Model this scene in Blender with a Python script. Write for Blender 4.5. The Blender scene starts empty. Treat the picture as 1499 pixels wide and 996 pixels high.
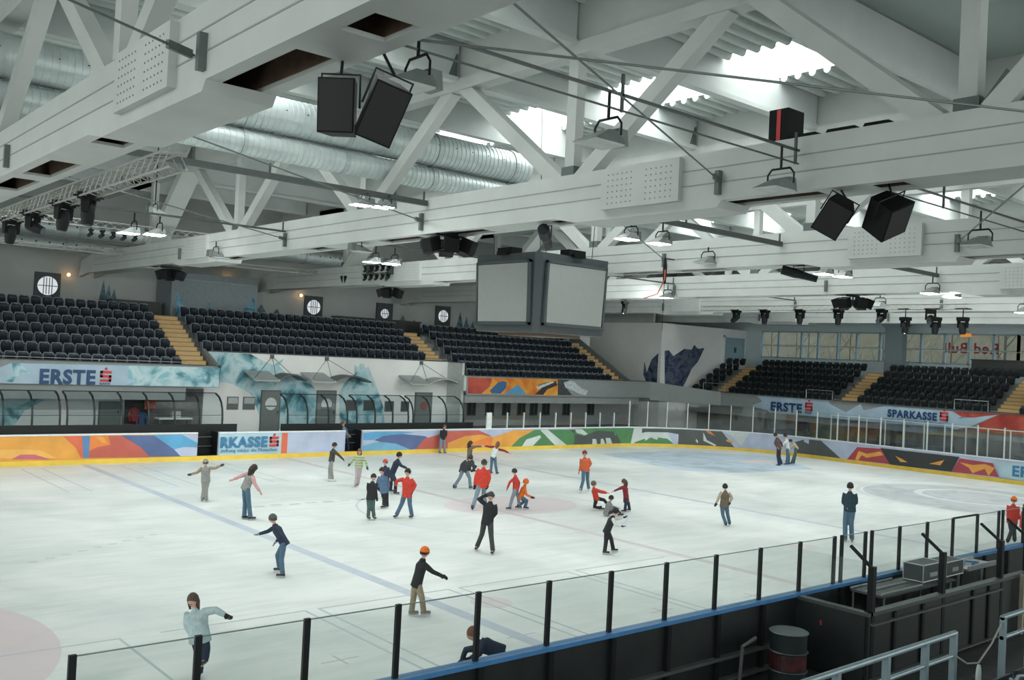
import bpy, bmesh, math, random
from mathutils import Vector, Matrix
random.seed(7)
C = bpy.context.scene.collection
PI = math.pi

CAM_P = (-20.2858, -24.4946, 5.1217)
CAM_R = (0.761025, -0.646761, 0.050415)
CAM_U = (-0.049814, 0.019223, 0.998573)
CAM_D = (0.646808, 0.76245, 0.017589)
CAM_F = 1386.98
# ---------------------------------------------------------------- camera, light, exposure
cam_data = bpy.data.cameras.new('camera')
cam = bpy.data.objects.new('camera', cam_data); C.objects.link(cam)
_r, _u, _d = Vector(CAM_R), Vector(CAM_U), Vector(CAM_D)
M = Matrix.Identity(4)
for i in range(3):
    M[i][0] = _r[i]; M[i][1] = _u[i]; M[i][2] = -_d[i]; M[i][3] = CAM_P[i]
cam.matrix_world = M
cam_data.sensor_width = 36; cam_data.lens = CAM_F / 1499 * 36
cam_data.clip_start = .05; cam_data.clip_end = 400
sc = bpy.context.scene
sc.camera = cam
sc.view_settings.view_transform = 'Standard'; sc.view_settings.look = 'None'
sc.view_settings.gamma = 1; sc.view_settings.use_curve_mapping = False
sc.view_settings.exposure = 0.25
SKYLIGHT = 8.5     # radiance of the roof glazing under the overcast sky
WORLD = 1.6        # overcast daylight from the open sides
w = bpy.data.worlds.new('overcast_sky'); sc.world = w; w.use_nodes = True
bg = w.node_tree.nodes['Background']
bg.inputs[0].default_value = (.93, 1.0, .965, 1); bg.inputs[1].default_value = WORLD
sc.cycles.max_bounces = 8; sc.cycles.diffuse_bounces = 6; sc.cycles.glossy_bounces = 3
sc.cycles.transparent_max_bounces = 24
sc.cycles.caustics_reflective = False; sc.cycles.caustics_refractive = False
sc.cycles.sample_clamp_indirect = 6

# ---------------------------------------------------------------- materials
MATS = {}
def mat(name, col, rough=.6, metal=0, var=.08, scale=6, bump=0, emit=None, spec=.5, stretch=None):
    if name in MATS: return MATS[name]
    m = bpy.data.materials.new(name); m.use_nodes = True
    nt = m.node_tree; b = nt.nodes['Principled BSDF']
    b.inputs['Roughness'].default_value = rough; b.inputs['Metallic'].default_value = metal
    b.inputs['Specular IOR Level'].default_value = spec
    tc = nt.nodes.new('ShaderNodeTexCoord'); no = nt.nodes.new('ShaderNodeTexNoise')
    no.inputs['Scale'].default_value = scale; no.inputs['Detail'].default_value = 4
    if stretch:
        mp = nt.nodes.new('ShaderNodeMapping'); mp.inputs['Scale'].default_value = stretch
        nt.links.new(tc.outputs['Object'], mp.inputs[0]); nt.links.new(mp.outputs[0], no.inputs['Vector'])
    else: nt.links.new(tc.outputs['Object'], no.inputs['Vector'])
    cr = nt.nodes.new('ShaderNodeValToRGB')
    cr.color_ramp.elements[0].position = .3; cr.color_ramp.elements[1].position = .7
    cr.color_ramp.elements[0].color = tuple(max(0, c * (1 - var)) for c in col) + (1,)
    cr.color_ramp.elements[1].color = tuple(min(1, c * (1 + var)) for c in col) + (1,)
    nt.links.new(no.outputs['Fac'], cr.inputs[0]); nt.links.new(cr.outputs[0], b.inputs['Base Color'])
    if bump:
        bp = nt.nodes.new('ShaderNodeBump'); bp.inputs['Strength'].default_value = bump
        nt.links.new(no.outputs['Fac'], bp.inputs['Height']); nt.links.new(bp.outputs[0], b.inputs['Normal'])
    if emit:
        b.inputs['Emission Color'].default_value = tuple(emit[:3]) + (1,); b.inputs['Emission Strength'].default_value = emit[3]
    MATS[name] = m
    return m
def ramp_mat(name, cols, scale=2, rough=.6, detail=8, dist=1.5, stretch=None, kind='noise', metal=0):
    """paint or cloth of several colours mixed by a noise"""
    if name in MATS: return MATS[name]
    m = bpy.data.materials.new(name); m.use_nodes = True
    nt = m.node_tree; b = nt.nodes['Principled BSDF']; b.inputs['Roughness'].default_value = rough; b.inputs['Metallic'].default_value = metal
    tc = nt.nodes.new('ShaderNodeTexCoord'); mp = nt.nodes.new('ShaderNodeMapping')
    if stretch: mp.inputs['Scale'].default_value = stretch
    nt.links.new(tc.outputs['Object'], mp.inputs[0])
    if kind == 'noise':
        no = nt.nodes.new('ShaderNodeTexNoise'); no.inputs['Detail'].default_value = detail; no.inputs['Distortion'].default_value = dist
        out = no.outputs['Fac']
    else:
        no = nt.nodes.new('ShaderNodeTexWave'); no.bands_direction = 'Z'; no.inputs['Distortion'].default_value = dist; out = no.outputs['Fac']
    no.inputs['Scale'].default_value = scale
    nt.links.new(mp.outputs[0], no.inputs['Vector'])
    cr = nt.nodes.new('ShaderNodeValToRGB'); e = cr.color_ramp.elements
    lo, hi = (.32, .68) if kind == 'noise' else (.0, 1.)
    while len(e) < len(cols): e.new(.5)
    for i, c in enumerate(cols):
        e[i].position = lo + (hi - lo) * i / (len(cols) - 1); e[i].color = tuple(c) + (1,)
    nt.links.new(out, cr.inputs[0]); nt.links.new(cr.outputs[0], b.inputs['Base Color'])
    MATS[name] = m
    return m
def glass_mat(name, tint=(.86, .9, .9), gloss=.07, rough=.03):
    if name in MATS: return MATS[name]
    m = bpy.data.materials.new(name); m.use_nodes = True; nt = m.node_tree
    nt.nodes.remove(nt.nodes['Principled BSDF']); out = nt.nodes['Material Output']
    t = nt.nodes.new('ShaderNodeBsdfTransparent'); t.inputs[0].default_value = tint + (1,)
    g = nt.nodes.new('ShaderNodeBsdfGlossy'); g.inputs['Roughness'].default_value = rough
    mx = nt.nodes.new('ShaderNodeMixShader'); mx.inputs[0].default_value = gloss
    nt.links.new(t.outputs[0], mx.inputs[1]); nt.links.new(g.outputs[0], mx.inputs[2]); nt.links.new(mx.outputs[0], out.inputs[0])
    MATS[name] = m
    return m
def emit_mat(name, col, s):
    if name in MATS: return MATS[name]
    m = bpy.data.materials.new(name); m.use_nodes = True; nt = m.node_tree
    nt.nodes.remove(nt.nodes['Principled BSDF'])
    e = nt.nodes.new('ShaderNodeEmission'); e.inputs[0].default_value = tuple(col) + (1,); e.inputs[1].default_value = s
    nt.links.new(e.outputs[0], nt.nodes['Material Output'].inputs[0]); MATS[name] = m
    return m

white_steel = mat('white_painted_timber', (.47, .49, .475), .55, var=.06, scale=1.2)
white_steel2 = mat('white_painted_web', (.50, .53, .52), .6, var=.05, scale=1)
deck_m = mat('painted_roof_deck', (.50, .54, .525), .7, var=.06)
grey_plate = mat('grey_steel_plate', (.11, .135, .13), .5, .2)
dark_wood = mat('dark_timber_core', (.085, .05, .03), .7, var=.3, scale=5)
black_m = mat('black_powder_coat', (.010, .012, .013), .5, spec=.2)
black_plastic = mat('black_plastic', (.006, .007, .0075), .55, spec=.15)
dark_panel = mat('dark_board_back', (.010, .0135, .014), .5, var=.35, scale=2)
steel = mat('brushed_aluminium', (.55, .57, .58), .35, .8)
lattice_m = mat('aluminium_lattice', (.4, .4, .38), .4, .6)
duct_m = mat('galvanised_duct', (.52, .58, .575), .4, .35, var=.1, scale=3)
concrete = mat('concrete', (.26, .28, .275), .8, var=.08, scale=1.5)
parapet_m = mat('grey_parapet', (.26, .285, .28), .7, var=.05)
rubber = mat('dark_rubber_floor', (.03, .035, .035), .7, var=.2)
wall_dark = mat('far_wall_plaster', (.38, .40, .385), .8, var=.08, scale=.6)
wall_white = mat('white_plaster', (.78, .78, .76), .75, var=.04, scale=.8)
wood_step = mat('timber_steps', (.60, .41, .19), .6, var=.12, scale=4, stretch=(1, 6, 6))
seat_m = mat('navy_seat_plastic', (.010, .016, .026), .38, var=.1)
seat_rim = mat('worn_seat_rim', (.20, .225, .24), .4)  # paler than the shell, stands for the gloss highlight along its edge
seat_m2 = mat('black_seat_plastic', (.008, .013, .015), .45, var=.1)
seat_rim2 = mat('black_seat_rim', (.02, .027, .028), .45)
glass = glass_mat('rink_acrylic', (.945, .96, .955), .04)
glass_far = glass_mat('far_acrylic', (.93, .95, .95), .04)
win_glass = glass_mat('window_glass', (.82, .92, .97), .06)
yellow_m = mat('yellow_kick_plate', (.75, .52, .07), .5, var=.1, scale=2)
cap_white = mat('white_cap_rail', (.72, .75, .77), .4)
cap_blue = mat('blue_cap_rail', (.06, .2, .42), .35)
post_white = mat('white_glass_post', (.62, .66, .65), .4)
sky_pane = emit_mat('skylight_pane', (.95, 1.0, .98), SKYLIGHT)
ART_COL = {'amber': (.72, .33, .06), 'redorange': (.66, .14, .07), 'yellow': (.78, .42, .1), 'rose': (.5, .13, .17), 'steelblue': (.09, .22, .42),
 'red': (.5, .11, .08), 'orange': (.72, .21, .05), 'navyblue': (.09, .13, .27), 'skyblue': (.1, .33, .55), 'lavender': (.43, .48, .62),
 'paleblue': (.40, .56, .62), 'cyan': (.16, .38, .55), 'green': (.08, .22, .09), 'greygreen': (.075, .085, .08), 'white': (.55, .6, .58),
 'crimson': (.36, .05, .07), 'black': (.03, .033, .035)}
def artm(n):
    if n in ART_COL: return mat('print_' + n, ART_COL[n], .45, var=.12, scale=1.2)
    return {'teal': lambda: ramp_mat('teal_mural', [(.03, .08, .09), (.10, .27, .33), (.36, .58, .63), (.55, .66, .68), (.24, .5, .57)], 1.0, dist=.6),
      'navymural': lambda: ramp_mat('navy_mural', [(.01, .015, .04), (.04, .06, .12), (.12, .15, .2), (.03, .04, .09)], 1.2),
      'orangebanner': lambda: ramp_mat('orange_print', [(.55, .1, .02), (.72, .26, .03), (.75, .38, .05)], .6, detail=3),
      'redbanner': lambda: ramp_mat('red_print', [(.3, .03, .02), (.42, .06, .04), (.5, .1, .05)], .6, detail=2),
      'bluepaint': lambda: mat('blue_paint', (.04, .13, .27), .5), 'whitepaint': lambda: mat('white_paint', (.5, .55, .56), .5, var=.3, scale=8),
      'greymural': lambda: mat('charcoal_paint', (.05, .055, .06), .6, var=.4), 'bannerblue': lambda: mat('ice_blue_banner', (.38, .50, .60), .5, var=.12, scale=.9)}[n]()
red_sign = mat('print_red_logo', (.6, .03, .03), .45)
blue_text = mat('print_blue_text', (.012, .055, .15), .45)
blue_text2 = mat('print_blue_text_light', (.04, .17, .33), .45)

# ---------------------------------------------------------------- mesh helpers
class G:
    def __init__(s): s.v = []; s.f = []; s.m = []
    def add(s, vs, fs, mi=0):
        n = len(s.v); s.v += [tuple(v) for v in vs]; s.f += [tuple(i + n for i in f) for f in fs]; s.m += [mi] * len(fs); return s
    def hexa(s, p, mi=0):
        return s.add(p, [(0, 3, 2, 1), (4, 5, 6, 7), (0, 1, 5, 4), (1, 2, 6, 5), (2, 3, 7, 6), (3, 0, 4, 7)], mi)
    def box(s, a, b, mi=0):
        x0, y0, z0 = a; x1, y1, z1 = b
        return s.hexa([(x0, y0, z0), (x1, y0, z0), (x1, y1, z0), (x0, y1, z0), (x0, y0, z1), (x1, y0, z1), (x1, y1, z1), (x0, y1, z1)], mi)
    def obox(s, c, sz, rot=None, mi=0):
        R_ = rot if rot is not None else Matrix.Identity(3); c = Vector(c); h = [x / 2 for x in sz]
        ps = [c + R_ @ Vector((sx * h[0], sy * h[1], sz_ * h[2])) for sz_ in (-1, 1) for sx, sy in ((-1, -1), (1, -1), (1, 1), (-1, 1))]
        return s.hexa(ps, mi)
    def beam(s, a, b, w_, h_, up=(0, 0, 1), mi=0):
        a = Vector(a); b = Vector(b); d = (b - a).normalized(); up = Vector(up)
        if abs(d.dot(up)) > .98: up = Vector((1, 0, 0))
        x = d.cross(up).normalized(); y = x.cross(d)
        ps = [p + x * sx * w_ / 2 + y * sy * h_ / 2 for p in (a, b) for sx, sy in ((-1, -1), (1, -1), (1, 1), (-1, 1))]
        return s.hexa(ps, mi)
    def tube(s, pts, r, n=8, mi=0, cap=True):
        pts = [Vector(p) for p in pts]; rs = r if isinstance(r, (list, tuple)) else [r] * len(pts)
        vs = []; ref = None
        for i, p in enumerate(pts):
            d = (pts[min(i + 1, len(pts) - 1)] - pts[max(i - 1, 0)]).normalized()
            if ref is None: ref = d.orthogonal().normalized()
            ref = (ref - d * ref.dot(d)).normalized(); y = d.cross(ref)
            vs += [p + (ref * math.cos(2 * PI * k / n) + y * math.sin(2 * PI * k / n)) * rs[i] for k in range(n)]
        fs = [(i * n + k, i * n + (k + 1) % n, (i + 1) * n + (k + 1) % n, (i + 1) * n + k) for i in range(len(pts) - 1) for k in range(n)]
        if cap: fs += [tuple(range(n))[::-1], tuple((len(pts) - 1) * n + k for k in range(n))]
        return s.add(vs, fs, mi)
    def lathe(s, prof, c=(0, 0, 0), n=20, rot=None, mi=0):
        c = Vector(c); R_ = rot if rot is not None else Matrix.Identity(3); vs = []
        for r, z in prof: vs += [c + R_ @ Vector((r * math.cos(2 * PI * k / n), r * math.sin(2 * PI * k / n), z)) for k in range(n)]
        fs = [(i * n + k, i * n + (k + 1) % n, (i + 1) * n + (k + 1) % n, (i + 1) * n + k) for i in range(len(prof) - 1) for k in range(n)]
        fs += [tuple(range(n))[::-1], tuple((len(prof) - 1) * n + k for k in range(n))]
        return s.add(vs, fs, mi)
    def prism(s, poly, f0, f1, mi=0):
        """poly of 2d points; f0/f1 map a 2d point to the back and the front face"""
        n = len(poly); s.add([f0(*q) for q in poly] + [f1(*q) for q in poly],
            [tuple(range(n))[::-1], tuple(range(n, 2 * n))] + [(i, (i + 1) % n, n + (i + 1) % n, n + i) for i in range(n)], mi)
        return s
def build(name, g, m, parent=None, loc=None, smooth=False):
    o_ = Vector(loc) if loc is not None else (Vector(parent['_o']) if parent is not None and '_o' in parent else Vector((0, 0, 0)))
    me = bpy.data.meshes.new(name); me.from_pydata([tuple(Vector(v) - o_) for v in g.v], [], g.f)
    for x in (m if isinstance(m, (list, tuple)) else [m]): me.materials.append(x)
    me.polygons.foreach_set('material_index', g.m); me.update()
    bm = bmesh.new(); bm.from_mesh(me); bmesh.ops.recalc_face_normals(bm, faces=bm.faces); bm.to_mesh(me); bm.free()
    if smooth:
        me.shade_smooth()
        try: me.set_sharp_from_angle(angle=math.radians(40))
        except Exception: pass
    o = bpy.data.objects.new(name, me); C.objects.link(o)
    if parent is not None: o.parent = parent
    if loc is not None: o.location = o_; 
    return o
def tag(o, label=None, cat=None, group=None, kind=None):
    for k, v in (('label', label), ('category', cat), ('group', group), ('kind', kind)):
        if v: o[k] = v
    return o
def thing(name, label, cat, loc=(0, 0, 0), group=None, rotz=0):
    o = bpy.data.objects.new(name, None); C.objects.link(o); o.location = loc; o.rotation_euler = (0, 0, rotz); o.empty_display_size = .1
    tag(o, label, cat, group); o['_o'] = tuple(loc) if rotz == 0 else (0., 0., 0.)
    return o
def struct(name, g, m, **k): return tag(build(name, g, m, **k), kind='structure')
def dup(root, loc, rotz=None, label=None, group=None):
    r = root.copy(); C.objects.link(r); r.location = loc
    if rotz is not None: r.rotation_euler = (0, 0, rotz)
    if label: r['label'] = label
    if group: r['group'] = group
    for ch in list(root.children):
        c = ch.copy(); C.objects.link(c); c.parent = r
        for gch in ch.children:
            d = gch.copy(); C.objects.link(d); d.parent = c
    return r
def text_mesh(name, body, size, m, o, xd, ud, parent, ext=.006, bold=.0, width=None, part_loc=None):
    cu = bpy.data.curves.new(name, 'FONT'); cu.body = body; cu.size = size; cu.extrude = ext; cu.offset = bold; cu.space_character = 1.12 if bold else 1; cu.resolution_u = 3
    to = bpy.data.objects.new(name + '_tmp', cu); C.objects.link(to)
    dg = bpy.context.evaluated_depsgraph_get(); me = bpy.data.meshes.new_from_object(to.evaluated_get(dg))
    bpy.data.objects.remove(to)
    xs = [v.co.x for v in me.vertices]; sx = 1
    if width and xs: sx = width / (max(xs) - min(xs))
    xd = Vector(xd); ud = Vector(ud); nd = xd.cross(ud); o_ = Vector(parent['_o']) if parent is not None and '_o' in parent else Vector((0, 0, 0))
    x0 = min(xs) if xs else 0
    for v in me.vertices: v.co = Vector(o) + xd * (v.co.x - x0) * sx + ud * v.co.y + nd * v.co.z - o_
    me.materials.append(m); me.update()
    ob = bpy.data.objects.new(name, me); C.objects.link(ob); ob.parent = parent
    return ob
def s_logo(g, f, x, z, s, mi=0, gap=None):
    """red S badge with a dot, f maps (x, z, t) to a point, height about 1.3 s"""
    def bx(a, b, c, d): g.hexa([f(a, c, 0), f(b, c, 0), f(b, c, .012), f(a, c, .012), f(a, d, 0), f(b, d, 0), f(b, d, .012), f(a, d, .012)], mi)
    t = s * .22
    bx(x, x + s, z, z + t); bx(x, x + s, z + s * .39, z + s * .39 + t); bx(x, x + s, z + s * .78, z + s)
    bx(x, x + t, z + s * .39, z + s); bx(x + s - t, x + s, z, z + s * .39 + t)
    cx, cz, r = x + s * .5, z + s * 1.2, s * .13
    poly = [(cx + r * math.cos(k * PI / 4), cz + r * math.sin(k * PI / 4)) for k in range(8)]
    g.prism(poly, lambda a, b: f(a, b, 0), lambda a, b: f(a, b, .012), mi)
# ---------------------------------------------------------------- rink: ice, painted lines
RC, LX, WY = 8.5, 30.0, 15.0
def surf(s, t, h):
    """point on the boards: s metres along from the middle of the far side, t inward, h up"""
    if s <= LX - RC: return Vector((s, WY - t, h))
    L = RC * PI / 2; q = s - (LX - RC)
    if q <= L:
        a = PI / 2 - q / RC; return Vector((LX - RC + (RC - t) * math.cos(a), WY - RC + (RC - t) * math.sin(a), h))
    q -= L; S = 2 * (WY - RC)
    if q <= S: return Vector((LX - t, WY - RC - q, h))
    q -= S
    if q <= L:
        a = -q / RC; return Vector((LX - RC + (RC - t) * math.cos(a), -WY + RC + (RC - t) * math.sin(a), h))
    return Vector((LX - RC - (q - L), -WY + t, h))
def ice_material():
    m = bpy.data.materials.new('skated_ice'); m.use_nodes = True; nt = m.node_tree; b = nt.nodes['Principled BSDF']
    tc = nt.nodes.new('ShaderNodeTexCoord')
    def noise(scale, st, rot=0, det=6, dist=0):
        mp = nt.nodes.new('ShaderNodeMapping'); mp.inputs['Scale'].default_value = st; mp.inputs['Rotation'].default_value = (0, 0, rot)
        n = nt.nodes.new('ShaderNodeTexNoise'); n.inputs['Scale'].default_value = scale; n.inputs['Detail'].default_value = det; n.inputs['Distortion'].default_value = dist
        nt.links.new(tc.outputs['Object'], mp.inputs[0]); nt.links.new(mp.outputs[0], n.inputs['Vector']); return n
    n1 = noise(.35, (1, 1, 1), det=7, dist=.8); n2 = noise(1.2, (.35, 2.2, 1), .25, 8, 1.2); n3 = noise(9, (.2, 2.5, 1), -.5, 3, 1.5)
    cr = nt.nodes.new('ShaderNodeValToRGB'); e = cr.color_ramp.elements
    e[0].position = .3; e[0].color = (.63, .67, .655, 1); e[1].position = .68; e[1].color = (.80, .825, .805, 1)
    nt.links.new(n1.outputs['Fac'], cr.inputs[0])
    c2 = nt.nodes.new('ShaderNodeValToRGB'); e = c2.color_ramp.elements
    e[0].position = .34; e[0].color = (.91, .92, .92, 1); e[1].position = .55; e[1].color = (1, 1, 1, 1)
    nt.links.new(n2.outputs['Fac'], c2.inputs[0])
    c3 = nt.nodes.new('ShaderNodeValToRGB'); e = c3.color_ramp.elements
    e[0].position = .28; e[0].color = (.93, .94, .945, 1); e[1].position = .42; e[1].color = (1, 1, 1, 1)
    nt.links.new(n3.outputs['Fac'], c3.inputs[0])
    def mul(a, c):
        x = nt.nodes.new('ShaderNodeMix'); x.data_type = 'RGBA'; x.blend_type = 'MULTIPLY'; x.inputs[0].default_value = 1
        nt.links.new(a, x.inputs[6]); nt.links.new(c, x.inputs[7]); return x.outputs[2]
    nt.links.new(mul(mul(cr.outputs[0], c2.outputs[0]), c3.outputs[0]), b.inputs['Base Color'])
    b.inputs['Roughness'].default_value = .42; b.inputs['Specular IOR Level'].default_value = .35
    bp = nt.nodes.new('ShaderNodeBump'); bp.inputs['Strength'].default_value = .12
    nt.links.new(n2.outputs['Fac'], bp.inputs['Height']); nt.links.new(bp.outputs[0], b.inputs['Normal'])
    return m
ice_m = ice_material()
g = G(); pts = []
for k in range(0, 17):
    a = PI / 2 - k * PI / 32; pts.append((LX - RC + RC * math.cos(a), WY - RC + RC * math.sin(a)))
for k in range(0, 17):
    a = -k * PI / 32; pts.append((LX - RC + RC * math.cos(a), -WY + RC + RC * math.sin(a)))
pts += [(-30, -WY), (-30, WY)]
g.prism(pts, lambda a, b: (a, b, -.03), lambda a, b: (a, b, 0))
ice = struct('floor_ice', g, ice_m)
def paint(name, col, polys, z=.0015, var=.25, scale=1.5):
    g = G()
    for q in polys: g.prism(q, lambda a, b: (a, b, .0002), lambda a, b, z=z: (a, b, z))
    m = ramp_mat('ice_paint_' + name, [tuple(c * (1 - var) for c in col), col, tuple(min(.85, c * (1 + var * .6)) for c in col)], scale, .45)
    return build(name, g, m, parent=ice)
def rect(x0, y0, x1, y1): return [(x0, y0), (x1, y0), (x1, y1), (x0, y1)]
def ring(cx, cy, r0, r1, n=64):
    return [[(cx + r0 * math.cos(a), cy + r0 * math.sin(a)), (cx + r1 * math.cos(a), cy + r1 * math.sin(a)),
             (cx + r1 * math.cos(b), cy + r1 * math.sin(b)), (cx + r0 * math.cos(b), cy + r0 * math.sin(b))] for a, b in ((2 * PI * k / n, 2 * PI * (k + 1) / n) for k in range(n))]
def disc(cx, cy, r, n=48, sy=1): return [(cx + r * math.cos(2 * PI * k / n), cy + r * sy * math.sin(2 * PI * k / n)) for k in range(n)]
paint('blue_line', (.50, .56, .63), [rect(-8.82, -15, -8.52, 15), rect(8.55, -15, 8.79, 15)], z=.0022, var=.08)
paint('centre_line', (.62, .57, .57), [rect(-.14, -15, .14, 15)], z=.0026, var=.06)
paint('centre_circle', (.56, .62, .66), ring(0, 0, 4.45, 4.53), var=.05)
paint('rose_spot', (.66, .58, .59), [disc(-20, -7, 4.5)], z=.001, var=.03, scale=1)
paint('grey_disc', (.5, .54, .55), [disc(21.6, -6.5, 4.6)], z=.0012, var=.2, scale=.7)
paint('disc_rim', (.6, .64, .65), ring(21.6, -6.5, 4.75, 4.9), var=.05)
paint('disc_arcs', (.68, .71, .71), ring(22.3, -6.2, 2.2, 2.55), z=.002, var=.05)
paint('blue_emblem', (.5, .6, .68), [[(17.6, 12.2), (24, 12.3), (28.2, 8.2), (24.5, 3.2), (18.3, 3.6), (16, 5.5)]], var=.22, scale=.55)
paint('pink_emblem', (.70, .64, .65), [disc(1.2, .4, 2.6, sy=.7), disc(4.4, -9.0, .45), disc(-7.6, -9.3, .45), disc(24.5, 6.5, 1.6, sy=.5)], var=.05, z=.0018, scale=2)
LN = []
for x in (-14.7, -11.2, -10.9, -7.75, -7.45, -4.2, -3.9): LN.append(rect(x - .025, -15, x + .025, -8))
for x0, x1 in ((-20, -14.7), (-14.0, -11.2), (-10.9, -7.75), (-7.45, -4.2), (-3.9, -.6)): LN.append(rect(x0, -8.03, x1, -7.98))
for x in (-11.1, -10.4, -7.5, -6.8, -3.9, -3.3): LN.append(rect(x - .025, 8.1, x + .025, 14.2))
paint('thin_lines', (.46, .52, .54), LN, z=.003, var=.06)
LN = []
for cx, cy in ((-12.1, -10.9), (-8.6, -11.4), (-4.9, -11.6), (-2.0, -11.8)): LN += [rect(cx - .35, cy - .02, cx + .35, cy + .02), rect(cx - .02, cy - .25, cx + .02, cy + .25)]
paint('cross_marks', (.5, .5, .52), LN, var=.06)
# faded lettering frozen in the ice
LN = []
for k in range(9): LN.append(rect(-7.6 + k * .62, 3.3 - (k % 2) * .08, -7.2 + k * .62, 3.42 + (k % 3) * .05))
for k in range(9): LN.append(rect(-14.6 + k * .42, -1.6 + .24 * k, -14.4 + k * .42, -1.5 + .24 * k))
paint('faded_lettering', (.53, .57, .58), LN, var=.1)

# ---------------------------------------------------------------- room shell
g = G(); g.box((-45, -34, -.08), (60, 29, -.032)); struct('floor', g, rubber)
g = G(); g.box((-16, 17.3, -.03), (31, 23.1, .6)); struct('floor_walkway', g, concrete)
YW = 28.0
g = G(); g.box((-45, YW, -.05), (32.1, YW + .3, 14.2)); struct('wall_far', g, wall_dark)
g = G(); g.box((32.1, 20.6, -.05), (32.35, YW, 8.1)); g.box((32.35, 20.6, -.05), (42.5, 20.85, 8.1)); struct('wall_corner', g, wall_white)
g = G(); g.box((32.1, 21.5, 8.1), (32.35, YW, 14.2)); g.box((32.1, 28, -.05), (43, 28.3, 14.2)); struct('wall_corner_upper', g, wall_dark)
g = G()
bluewall = mat('blue_grey_plaster', (.58, .66, .68), .7, var=.05)
g.box((42.2, -34, -.05), (42.5, 28, 6.05)); g.box((42.2, -34, 8.12), (42.5, 28, 14.2)); g.box((42.2, 19.2, 6.05), (42.5, 28, 8.12))
struct('wall_right', g, bluewall)
# below the far stands
g = G(); g.box((-20, 21, -.05), (-1.42, 21.2, 2.93)); g.box((-1.42, 21, -.05), (13.4, 21.2, 4.62)); struct('wall_bench_side', g, wall_white)
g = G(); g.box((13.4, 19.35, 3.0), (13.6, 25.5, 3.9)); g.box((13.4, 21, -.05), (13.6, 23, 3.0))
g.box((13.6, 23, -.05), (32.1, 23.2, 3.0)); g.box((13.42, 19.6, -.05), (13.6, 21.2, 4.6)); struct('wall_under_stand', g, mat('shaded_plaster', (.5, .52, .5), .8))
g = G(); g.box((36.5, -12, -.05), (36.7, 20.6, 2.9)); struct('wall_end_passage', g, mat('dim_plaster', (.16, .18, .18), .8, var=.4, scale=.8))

# windows of the right wall, daylight and a bare wooded slope behind them
frame_m = mat('pale_blue_mullion', (.33, .42, .47), .5)
MU = [19.2, 17.7, 15.7, 14.3, 12.7, 11.2, 9.45, 8.0, 6.5, 4.9, 3.3, 1.75, .25, -1.3, -2.9, -4.5, -6.1, -7.7, -9.3]
for n, (i0, i1) in enumerate(((0, 7), (7, 12), (12, 18)), 1):
    g = G()
    for y in MU[i0:i1 + 1]: g.box((42.25, y - .07, 6.05), (42.45, y + .07, 8.12))
    g.box((42.25, MU[i1], 6.05), (42.45, MU[i0], 6.15)); g.box((42.25, MU[i1], 8.02), (42.45, MU[i0], 8.12)); g.box((42.3, MU[i1], 7.02), (42.4, MU[i0], 7.07))
    wn = struct('window_%d' % n, g, frame_m)
    g = G(); g.box((42.34, MU[i1], 6.15), (42.36, MU[i0], 8.02)); build('pane', g, win_glass, parent=wn)
g = G(); g.box((42.5, 19.2, 5.6), (42.6, 28, 6)); 
g = G(); NX = 12
for k in range(NX): g.add([(55 + 3.2 * k, -40, -1 + 2.2 * k), (55 + 3.2 * k, 60, -1 + 2.2 * k + 2), (58.2 + 3.2 * k, 60, 1.2 + 2.2 * k + 2), (58.2 + 3.2 * k, -40, 1.2 + 2.2 * k)], [(0, 1, 2, 3)])
hill = struct('floor_wooded_slope', g, ramp_mat('bare_wood', [(.06, .043, .026), (.16, .12, .075), (.10, .073, .045), (.20, .16, .11)], 1.1, .9, stretch=(.3, 3, .4)))
for k in range(24):
    x = 50 + (k * 5 % 13) * .9; y = -9 + k * 1.7 + random.random() * .3
    t = thing('bare_tree', 'bare trunk of a young tree on the slope outside the end windows', 'tree', (x, y, max(-2.2, (x - 55) * .69 - 1.2)), group='bare trees on the slope outside')
    tg = G(); base = Vector((x, y, max(-2.2, (x - 55) * .69 - 1.2))); lean = random.uniform(-.15, .15)
    tg.tube([base, base + Vector((0, lean, 6)), base + Vector((0, lean * 2, 12))], [.09, .06, .03], 6)
    for q in range(4):
        b0 = base + Vector((0, lean * (.6 + q * .3), 4 + q * 1.7)); sgn = (-1) ** q
        tg.tube([b0, b0 + Vector((.2, sgn * .9, 1.2)), b0 + Vector((.3, sgn * 1.3, 2.4))], [.03, .02, .008], 4)
    build('trunk', tg, mat('grey_bark', (.10, .08, .055), .9), parent=t)
lt = tag(text_mesh('window_lettering', 'Red Bull', .95, mat('print_window_red', (.32, .03, .04), .5), (42.31, 1.45, 6.85), (0, 1, 0), (0, 0, 1), None, bold=.02, width=3.45),
    'mirrored dark red lettering stuck on the end windows, right of the wide column', 'lettering')
lt = tag(text_mesh('window_lettering', 'racing', .42, mat('print_window_red', (.3, .03, .04), .5), (42.31, 2.3, 6.35), (0, 1, 0), (0, 0, 1), None, bold=.0, width=1.7),
    'small faded mirrored lettering under the large red letters on the end windows', 'lettering') if False else None

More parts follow.
